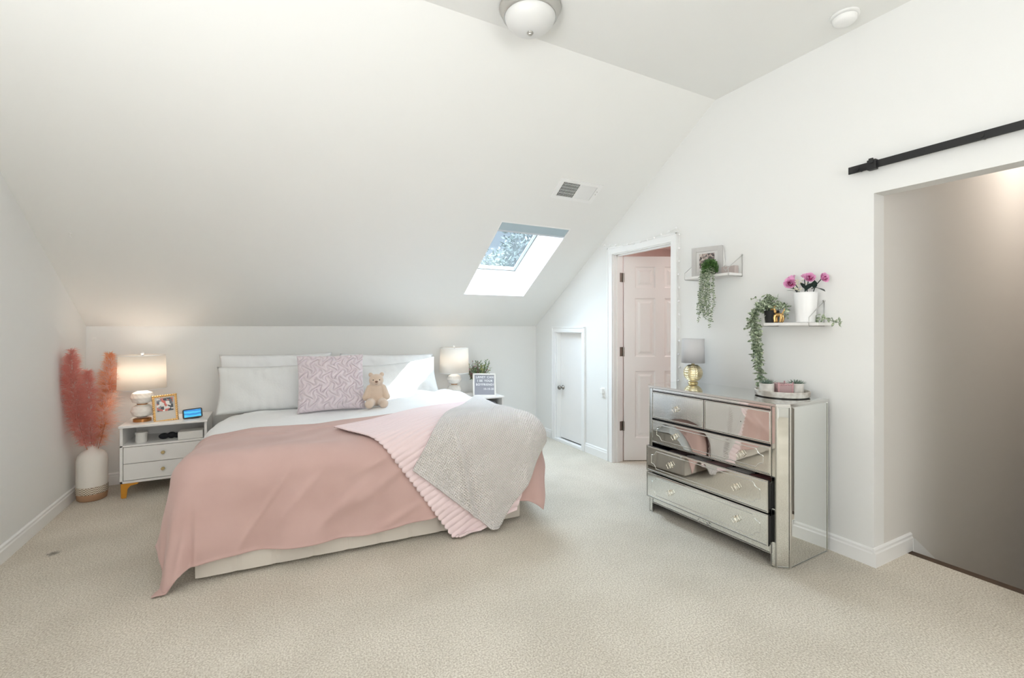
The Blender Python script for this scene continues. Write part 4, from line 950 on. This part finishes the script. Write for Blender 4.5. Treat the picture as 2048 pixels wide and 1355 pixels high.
PG = M('pink_glass', (246, 212, 214), .1, trans=.6, spec=.6)
mb = MB(); hw = .042
for (a, b_) in (((-hw, -hw, 0), (hw, hw, .008)), ((-hw, -hw, .006), (hw, -hw + .006, .066)), ((-hw, hw - .006, .006), (hw, hw, .066)), ((-hw, -hw + .006, .006), (-hw + .006, hw - .006, .066)), ((hw - .006, -hw + .006, .006), (hw, hw - .006, .066))): mb.box(a, b_)
mb.build('glass_body', PG, t, bevel=.0025)
PGB = M('pink_glass_bead', (240, 190, 194), .15, trans=.4)
for sx, sy in ((-1, -1), (1, -1), (1, 1), (-1, 1)):
    mb = MB(); mb.tube([(sx * hw, sy * hw, .0), (sx * hw, sy * hw, .070)], .0045, 10); mb.ball((sx * hw, sy * hw, .0715), .0052, 10, 6); mb.build('corner_post', PGB, t, smooth=True)
mb = MB()
for k in range(11): mb.ball((-hw + .006 + k * .0072, -hw - .001, .060 + .003 * (k % 2)), .0045, 8, 6)
mb.build('beaded_rim', PGB, t, smooth=True)
MB().lathe([(.030, .009), (.030, .040)], 24).build('candle', M('pale_pink_wax', (238, 206, 204), .6), t)

# ------------------------------------------------------------------ wall shelves
def shelf(name, label, y0, y1, z, d, brk, group=None):
    t = thing(name, label, 'shelf', (XR, (y0 + y1) / 2, z), 0, group); oy = (y0 + y1) / 2
    MB().box((-d, y0 - oy, -.018), (-.001, y1 - oy, 0)).build('shelf_board', WHITEL, t, bevel=.0015)
    for y in brk:
        mb = MB(); yy = y - oy; r = .0022
        mb.tube([(-.004, yy, -.022), (-d - .008, yy, -.022), (-d - .012, yy, -.016), (-d - .012, yy, .030), (-.006, yy, .128), (-.004, yy, .128), (-.004, yy, -.022)], r, 8)
        mb.lathe([(.006, 0), (.006, .006)], 12, m=Matrix.Translation((-.008, yy, .131)) @ Matrix.Rotation(pi / 2, 4, 'Y'))
        mb.build('wire_bracket', SATIN, t, smooth=True)
    return t
shA = shelf('wall_shelf', 'small white wall shelf on wire brackets nearest the bathroom door', 2.105, 2.49, 1.705, .14, (2.105, 2.482))
shB = shelf('wall_shelf', 'small white wall shelf holding the ribbed white pot, right of the other shelf', 1.515, 1.86, 1.352, .15, (1.562, 1.845))
o = MB().tube([(-.0 + .0, .0165 * cos(a), .0165 * sin(a)) for a in [2 * pi * k / 18 for k in range(18)]], .0018, 8, closed=True)
o.tube([(0, 0, -.0165), (0, .0, -.034)], .0018, 8)
o = o.build('ring_hook', SATIN, smooth=True); o.location = (2.812, 2.130, 1.740); tag(o, 'small silver ring standing at the front edge of the upper wall shelf', 'ring')
# thick grey frame on shelf A
t = thing('box_frame', 'thick grey box picture frame standing on the upper wall shelf behind the trailing plant', 'picture frame', (2.862, 2.33, 1.7055), radians(-72))
w2, h2 = .225, .215
mb = MB(); bw = .034
for a, b_ in (((-w2 / 2, 0, 0), (-w2 / 2 + bw, .022, h2)), ((w2 / 2 - bw, 0, 0), (w2 / 2, .022, h2)), ((-w2 / 2 + bw, 0, 0), (w2 / 2 - bw, .022, bw)), ((-w2 / 2 + bw, 0, h2 - bw), (w2 / 2 - bw, .022, h2))): mb.box(a, b_)
mb.build('frame', GREYF, t, bevel=.002)
MB().box((-w2 / 2 + bw, .006, bw), (w2 / 2 - bw, .012, h2 - bw)).build('mat_board', M('light_mat', (206, 204, 202), .7), t)
MB().box((-.055, .0045, .058), (.055, .0065, .165)).build('photo', picture_tex('group_photo', [(70, 64, 62), (120, 108, 104), (168, 150, 142), (92, 84, 82), (196, 186, 178)], 70), t)
mb = MB(); mb.add([(w2 / 2, .022, 0), (w2 / 2, .022, h2), (w2 / 2, .088, 0), (w2 / 2 - .004, .022, 0), (w2 / 2 - .004, .022, h2), (w2 / 2 - .004, .088, 0)], [(0, 2, 1), (3, 4, 5), (0, 1, 4, 3), (1, 2, 5, 4), (2, 0, 3, 5)])
mb.build('side_support', WHITEP, t)
# greyish ribbed box lying behind
mb = MB(); mb.box((-.05, -.062, 0), (-.012, .062, .055))
for k in range(16): mb.box((-.0515, -.060 + k * .0078, .003), (-.05, -.056 + k * .0078, .052))
o = mb.build('ribbed_box', M('mauve_grey_card', (190, 178, 174), .8), loc=(2.945, 2.182, 1.7055)); tag(o, 'low ribbed mauve-grey box lying at the right end of the upper wall shelf', 'box')

# ------------------------------------------------------------------ trailing plants
def strand(mb, pts, rng, n, L, Wd, r=.0010, spread=1., mi=0):
    P_ = [Vector(p) for p in pts]; mb.tube(P_, r, 5)
    seg_ = [(P_[i + 1] - P_[i]).length for i in range(len(P_) - 1)]; tot = sum(seg_)
    for k in range(n):
        s_ = tot * (k + .5) / n; i = 0
        while i < len(seg_) - 1 and s_ > seg_[i]: s_ -= seg_[i]; i += 1
        p = P_[i].lerp(P_[i + 1], min(1, s_ / seg_[i])); d = (P_[i + 1] - P_[i]).normalized()
        a = k * 2.4 + rng.uniform(-.5, .5); e1 = d.orthogonal().normalized(); e2 = d.cross(e1)
        ld = (e1 * cos(a) + e2 * sin(a)) * spread + d * rng.uniform(-.1, .5)
        ll = L * rng.uniform(.7, 1.25); q = p + ld.normalized() * ll
        if q.x > XR - .004: ld.x = -abs(ld.x)
        leafshape(mb, p, ld, ll, Wd * rng.uniform(.8, 1.2), Vector(rng.normal(size=3)), mi)
rng = np.random.default_rng(5)
PA = Vector((2.825, 2.262, 1.7055))
t = thing('trailing_plant', 'small round green plant with thin trailing strands hanging from the upper wall shelf', 'potted plant', PA)
MB().lathe([(.030, 0), (.036, .05)], 24).build('pot', M('dark_pot', (60, 56, 52), .8), t)
mb = MB()
for k in range(1500):
    d = Vector(rng.normal(size=3)).normalized()
    if d.z < -.55: continue
    c_ = Vector((-.012, 0, .048)) + Vector((d.x * .048, d.y * .052, d.z * .058)) * rng.uniform(.55, 1.08)
    leafshape(mb, c_, d + Vector(rng.normal(size=3)) * .6, .012, .010, rng.normal(size=3))
mb.build('foliage_ball', LEAFD, t)
mb = MB()
for k in range(15):
    y = -.066 + .132 * (k + .5) / 15 + rng.uniform(-.008, .008); x = -.050 + rng.uniform(-.016, .016); zl = -.40 + rng.uniform(0, .15) if k % 4 else -.30 + rng.uniform(0, .1)
    pts = [(-.02, y * .5, .05), (x * .8, y * .85, .035), (x, y * 1.0, -.02)]
    n_ = 8
    for j in range(1, n_ + 1):
        pts.append((x + .006 * sin(j * 1.3 + k), y * (1 + .12 * j / n_) + .007 * sin(j * .9 + 2 * k) + .012 * (j / n_), -.02 + (zl + .02) * j / n_))
    strand(mb, pts, rng, 64, .0150, .0125, .0007, .9)
mb.build('trailing_strands', LEAFV, t)

# artificial ivy garland on shelf B
GB = Vector((2.86, 1.83, 1.3525))
t = thing('ivy_garland', 'variegated ivy in a dark pot on the lower shelf, trailing down to the dresser tray', 'potted plant', GB)
MB().lathe([(.036, 0), (.044, .075), (.040, .078), (.038, .06)], 24).build('pot', M('black_pot', (30, 30, 30), .7), t)
rng = np.random.default_rng(11); mb = MB()
for k in range(150):
    a = rng.uniform(0, 6.28); q = rng.uniform(0, 1); c_ = Vector((.062 * cos(a) * q - .005, .095 * sin(a) * q - .0, .085 + .075 * (1 - q * q) * rng.uniform(.3, 1.2)))
    if c_.x + GB.x > XR - .03: c_.x -= .03
    leafshape(mb, c_, rng.normal(size=3) * .8 + np.array([-.2, 0, .5]), rng.uniform(.028, .040), rng.uniform(.016, .022), rng.normal(size=3))
strand(mb, [(0, 0, .08), (-.01, .01, .15), (-.02, .03, .185)], rng, 12, .028, .015)
strand(mb, [(0, 0, .08), (-.02, .05, .14), (-.03, .10, .165), (-.03, .125, .15)], rng, 14, .026, .014)
strand(mb, [(-.02, -.04, .10), (-.05, -.09, .11), (-.06, -.13, .07), (-.06, -.14, .02)], rng, 22, .026, .014)
mb.build('foliage', LEAFV, t)
mb = MB()
for k in range(9):
    ox, oy = rng.uniform(-.022, .022), rng.uniform(-.030, .030)
    e_ = -.50 if k < 4 else rng.uniform(-.44, -.20)
    y_at = lambda z: .085 - .055 * min(1, max(0, -z) / .5)
    pts = [(0, .01, .07), (-.03, .045, .10), (-.055 + ox * .4, .085 + oy * .5, .07), (-.065 + ox, .100 + oy, .0)]
    for j in range(1, 9):
        z = e_ * j / 8; f = 1 - .65 * (j / 8) * (-e_ / .5)
        pts.append((-.062 + ox * f + .006 * sin(j + k), y_at(z) + oy * f * 1.1 + .008 * sin(j * 1.3 + 2 * k), z))
    strand(mb, pts, rng, int(66 * (-e_ + .12) / .6), .034, .021, .0011, .95)
strand(mb, [(-.03, .05, .03), (-.05, .10, -.01), (-.05, .14, -.03), (-.05, .158, -.035)], rng, 10, .026, .015)
mb.build('hanging_strands', LEAFV, t)
mb = MB(); strand(mb, [(.03, -.23, .004), (.02, -.28, .022), (.0, -.34, .020), (-.02, -.385, -.002), (-.035, -.43, .004)], rng, 22, .032, .017, .0018)
strand(mb, [(.03, -.23, .004), (.03, -.25, .03), (.02, -.27, .045)], rng, 10, .026, .014); 
mb.build('side_sprig', LEAFV, t)

# white embossed pot with artificial roses
PB = Vector((2.868, 1.622, 1.3525))
t = thing('rose_pot', 'white embossed square-round pot of artificial pink roses on the lower wall shelf', 'flower pot', PB)
def emb(a, z, j): return 1 + .016 * max(0, sin(9 * a + (j % 2) * pi / 2) * 1) * (1 if 2 < j < 22 else 0)
pr = [(.046, 0), (.050, .003)] + [(.0505 + .0125 * k / 22, .004 + .168 * k / 22) for k in range(22)] + [(.0635, .176), (.0645, .182), (.0605, .182), (.055, .150)]
MB().lathe(pr, 72, fn=emb).build('pot', M('white_embossed_ceramic', (240, 240, 240), .35), t, smooth=True)
stems = MB()
def rose(c, axis, r):
    c = Vector(c); axis = Vector(axis).normalized(); q = axis.to_track_quat('Z', 'Y').to_matrix().to_4x4(); mb = MB(); mh = MB()
    for ring, (n_, rad, hh, tilt) in enumerate(((5, .48, .78, .62), (5, .74, .72, .95), (6, .98, .58, 1.25))):
        for k in range(n_):
            a = 2 * pi * k / n_ + ring * .6; vs = []; 
            for i in range(5):
                for j in range(5):
                    u = -1 + 2 * i / 4; v = j / 4; wth = .62 * sin(min(pi, .5 + v * 2.2)) * r * (1 + .2 * ring) ; rr = r * rad * (.35 + .65 * sin(v * pi / 2)) * (1 + (.18 * max(0, v - .75) * 4 if ring else 0))
                    ang = a + u * wth / r * .95; z = r * (hh * 2 * v - .75) * (1 - .12 * ring) - abs(u) ** 2 * r * .14 * v
                    vs.append((rr * cos(ang), rr * sin(ang), z))
            fs = [(i * 5 + j, (i + 1) * 5 + j, (i + 1) * 5 + j + 1, i * 5 + j + 1) for i in range(4) for j in range(4)]
            mb.add([q @ Vector(v) + c for v in vs], fs)
    sp = [(r * .075 * k * cos(k * .75), r * .075 * k * sin(k * .75), r * (.60 - .01 * k)) for k in range(9)]
    for i in range(8):
        p, p2 = sp[i], sp[i + 1]; mh.add([q @ Vector(v) + c for v in ((p[0], p[1], -r * .2), (p2[0], p2[1], -r * .2), (p2[0], p2[1], p2[2]), (p[0], p[1], p[2]))], [(0, 1, 2, 3)])
    o = mb.build('rose', ROSE, t, smooth=True); mh.build('rose_heart', ROSED, o)
    stems.tube([c - axis * r * .7, (c - axis * r * 1.2) * .7 + Vector((0, 0, .04)), (c.x * .3, c.y * .3, .14)], .0026, 6)
    for k in range(4): a = k * 1.57; stems.add([], []); leafshape(stems, c - axis * r * .75, q.to_3x3() @ Vector((cos(a), sin(a), .5)), r * .8, r * .35)
cd = Vector((-.85, -.5, 0))
rose((-.020, .082, .062 + .182), (-.8, -.35, .25), .031)
rose((.015, .096, .275), (-.2, .5, .8), .026); rose((-.0, .110, .245), (-.5, .8, .2), .024)
rose((.0, -.022, .270), (-.6, -.55, .4), .028); rose((.010, .015, .285), (-.1, .1, .9), .018)
rose((-.0, -.105, .262), (-.25, -.95, .25), .026)
stems.build('stems', M('dark_rose_stem', (36, 52, 44), .6), t)
mb = MB()
for (b0, d) in (((0, .0, .19), (-.3, -.5, .6)), ((-.01, -.02, .20), (-.5, -.6, .5)), ((0, -.03, .20), (-.2, -.9, .1)), ((0, .04, .19), (-.5, .5, .3)), ((0, .05, .19), (-.3, .6, .1)), ((0, 0, .2), (-.6, .1, .6)), ((0, -.05, .2), (-.5, -.3, .8)), ((-.01, -.07, .205), (-.2, -.8, -.4))):
    leafshape(mb, b0, d, .062, .034)
mb.build('rose_leaves', M('dark_rose_leaf', (34, 50, 46), .5), t)
mb = MB()
for k in range(34):
    p = Vector((-.02 + R_.normal() * .012, .030 + R_.normal() * .018, .225 + R_.uniform(-.03, .045))); mb.ball(p, .0042, 6, 4)
mb.build('filler_flowers', BABYB, t)

# gold dog figurine
t = thing('dog_figurine', 'small shiny gold dog figurine on the lower wall shelf beside the white pot', 'figurine', (2.832, 1.765, 1.3525), radians(90))
mb = MB()
mb.ball((0, 0, .050), .012, sc=(2.0, 1, 1)); mb.ball((.024, 0, .072), .0095, sc=(.9, .9, 1.5)); mb.ball((.032, 0, .088), .011, sc=(1.35, .95, .9)); mb.ball((.046, 0, .084), .007, sc=(1.2, 1, .9))
for s_ in (-1, 1): mb.ball((.024, s_ * .007, .100), .0055, sc=(.8, .8, 1.6))
for x_ in (-.018, .018):
    for s_ in (-1, 1): mb.tube([(x_, s_ * .007, .050), (x_ + (.004 if x_ > 0 else -.004), s_ * .010, .028), (x_ + (.001), s_ * .010, .007)], [.009, .008, .0075], 10); mb.ball((x_ + .002, s_ * .010, .008), .008, 10, 8)
mb.tube([(-.024, 0, .056), (-.034, 0, .072), (-.036, 0, .088)], [.006, .007, .004], 8)
o = mb.build('figurine_body', GOLD, t, smooth=True); rm = o.modifiers.new('r', 'REMESH'); rm.mode = 'VOXEL'; rm.voxel_size = .0016; rm.use_smooth_shade = True; s2 = o.modifiers.new('s', 'SMOOTH'); s2.iterations = 3
t.scale = (1.0, 1.0, 1.0)

# ------------------------------------------------------------------ barn-door rail, string lights, small fixtures
t = thing('door_rail', 'black flat steel sliding-door rail mounted above the stairway opening', 'rail', (XR, .4, 2.212))
MB().box((-.048, -1.6, -.020), (-.041, 1.01, .020)).build('rail_bar', BLACKM, t, bevel=.001)
for y in (.965, .46, -.2, -.9, -1.5):
    m = Matrix.Translation((-.053, y, 0)) @ Matrix.Rotation(pi / 2, 4, 'Y'); mb = MB(); mb.lathe([(.010, 0), (.010, .053)], 16, m=m); mb.lathe([(.014, -.001), (.014, .004)], 6, m=m)
    mb.build('standoff_bolt', BLACKM, t)
mb = MB(); mb.box((-.064, .870, -.028), (-.034, .912, .026)); mb.box((-.070, .880, .005), (-.060, .902, .033)); mb.build('end_stop', BLACKM, t, bevel=.003)

sl_ = thing('string_lights', 'string of tiny white globe lights pinned around the bathroom door casing', 'string lights', (XR, 2.68, 2.10))
ob = Vector((XR, 2.68, 2.10)); top = []
for k in range(12): q = k / 11; y = 3.575 - (3.575 - 2.668) * q; z = 2.128 - .045 * sin(pi * q) ** 1.0 * (1 if q < .95 else 1); top.append(Vector((XR - .030, y, z)))
side = [Vector((XR - .016, 2.655, 2.075 - k * .108)) for k in range(12)]
side = [p + Vector((0, .004 * sin(3 * i), 0)) for i, p in enumerate(side)]
wire = [p - ob for p in top + side]; MB().tube(wire, .0011, 6).build('wire', WHITEP, sl_)
BB = M('frosted_bulb', (246, 246, 246), .35)
bb0 = None
for p in top + side:
    if bb0 is None: bb0 = MB().ball((0, 0, 0), .0095, 12, 8).build('bulb', BB, sl_, smooth=True); o = bb0
    else: o = bb0.copy(); C.objects.link(o); o.parent = sl_
    o.location = p - ob + Vector((-.006, 0, 0))

t = thing('wall_outlet', 'white outlet plate with plugged-in adapter low on the wall beside the bathroom door', 'outlet', (XR, 3.635, .665))
MB().box((-.005, -.030, -.050), (0, .030, .052)).build('cover_plate', WHITEP, t, bevel=.002)
MB().box((-.034, -.016, -.012), (-.004, .020, .040)).build('adapter', WHITEP, t, bevel=.004)

t = thing('air_vent', 'white rectangular ceiling air register with louvres above the skylight', 'vent', sm(2.30, 3.180, -.001))
tx, ty = Vector((1, 0, 0)), Vector((0, 1, -SL)).normalized(); nd = -nrm
def vb(mb, a0, b0, a1, b1, d0, d1):
    q = [tx * a + ty * b_ + nd * d for d in (d0, d1) for a, b_ in ((a0, b0), (a1, b0), (a1, b1), (a0, b1))]
    mb.add(q, [(3, 2, 1, 0), (4, 5, 6, 7), (0, 1, 5, 4), (1, 2, 6, 5), (2, 3, 7, 6), (3, 0, 4, 7)])
VW, VH = .212, .104
mb = MB()
vb(mb, -VW, -VH, VW, -VH + .030, 0, .008); vb(mb, -VW, VH - .030, VW, VH, 0, .008); vb(mb, -VW, -VH + .030, -VW + .035, VH - .030, 0, .008); vb(mb, VW - .045, -VH + .030, VW, VH - .030, 0, .008); vb(mb, -.008, -VH + .030, .002, VH - .030, 0, .008)
fixn(mb.build('frame', WHITEP, t))
mb = MB(); vb(mb, -VW + .03, -VH + .025, VW - .04, VH - .025, .0008, .0016); mb.build('dark_backing', BLACKI, t)
mb = MB()
for k in range(14):      # left bank, louvres turned away (dark gaps show)
    a = -VW + .040 + k * .0124; vb(mb, a, -VH + .030, a + .0016, VH - .030, .002, .007)
mb.build('louvres', WHITEP, t)
mb = MB()
for k in range(13):      # right bank, louvres turned towards the room
    a = .006 + k * .0124; q = [tx * (a + dx) + ty * b_ + nd * d for (dx, d) in ((0, .0015), (.0082, .0075)) for b_ in (-VH + .030, VH - .030)]; mb.add(q, [(0, 1, 3, 2)])
mb.build('louvres', WHITEP, t)
mb = MB()
for k in range(4): vb(mb, -VW + .035, -VH + .050 + k * .030, -.008, -VH + .0512 + k * .030, .004, .0068)
mb.build('cross_bar', WHITEP, t)
mb = MB(); 
for z in (-.03, .0): mb.ball(tx * (VW - .022) + ty * z + nd * .008, .0035, 8, 6)
mb.build('lever', NICKEL, t)

# ceiling dome light
t = thing('ceiling_light', 'flush ceiling light with brushed nickel rim and frosted glass dome', 'ceiling light', (1.222, 2.112, ZC))
NRIM = M('brushed_nickel_rim', (200, 198, 194), .32, 1.)
MB().lathe([(.162, -.002), (.165, -.012), (.160, -.022), (.149, -.036), (.147, -.050), (.140, -.056), (.130, -.054), (.02, -.012)], 64).build('rim', NRIM, t, auto=50)
pr = [(.136 * sin(a), -.044 - .092 * cos(a)) for a in [pi * .5 * k / 12 for k in range(13)]]
MB().lathe([(max(r, .001), z) for r, z in pr], 64).build('glass_dome', FROST, t, smooth=True)
mb = MB(); mb.ball((0, 0, -.142), .013, sc=(1, 1, .8)); mb.lathe([(.018, -.139), (.017, -.133)], 20); mb.build('finial', NRIM, t, smooth=True)
t = thing('smoke_detector', 'round white smoke detector on the ceiling near the right wall', 'smoke detector', (2.775, 1.362, ZC))
MB().lathe([(.068, -.001), (.068, -.010), (.060, -.013)], 48).build('mounting_plate', WHITEP, t, auto=40)
mb = MB(); mb.lathe([(.052, -.012), (.050, -.014)], 48); mb.build('shadow_gap', BLACKI, t)
MB().lathe([(.057, -.016), (.056, -.034), (.046, -.044), (.020, -.047), (.001, -.047)], 48).build('cover', WHITEP, t, auto=50)

# tiny hooks
t = MB(); t.tube([(0, 0, 0), (0, -.012, 0), (0, -.016, -.008), (0, -.010, -.014)], .0018, 6); t.box((-.010, -.003, -.012), (.010, 0, .012))
o = t.build('wall_hook', WHITEP, loc=(-1.295, YB - .0005, 1.228)); tag(o, 'tiny white hook high on the back wall in the left corner', 'hook')
t = MB(); t.tube([(0, 0, 0), (0, -.004, -.010), (0, -.002, -.020), (.006, 0, -.026)], .0016, 6); t.lathe([(.009, -.002), (.009, .002)], 14)
o = t.build('ceiling_hook', WHITEP, loc=Vector(sm(-1.168, 4.014, -.003))); tag(o, 'tiny clear hook stuck on the sloping ceiling at the left', 'hook')
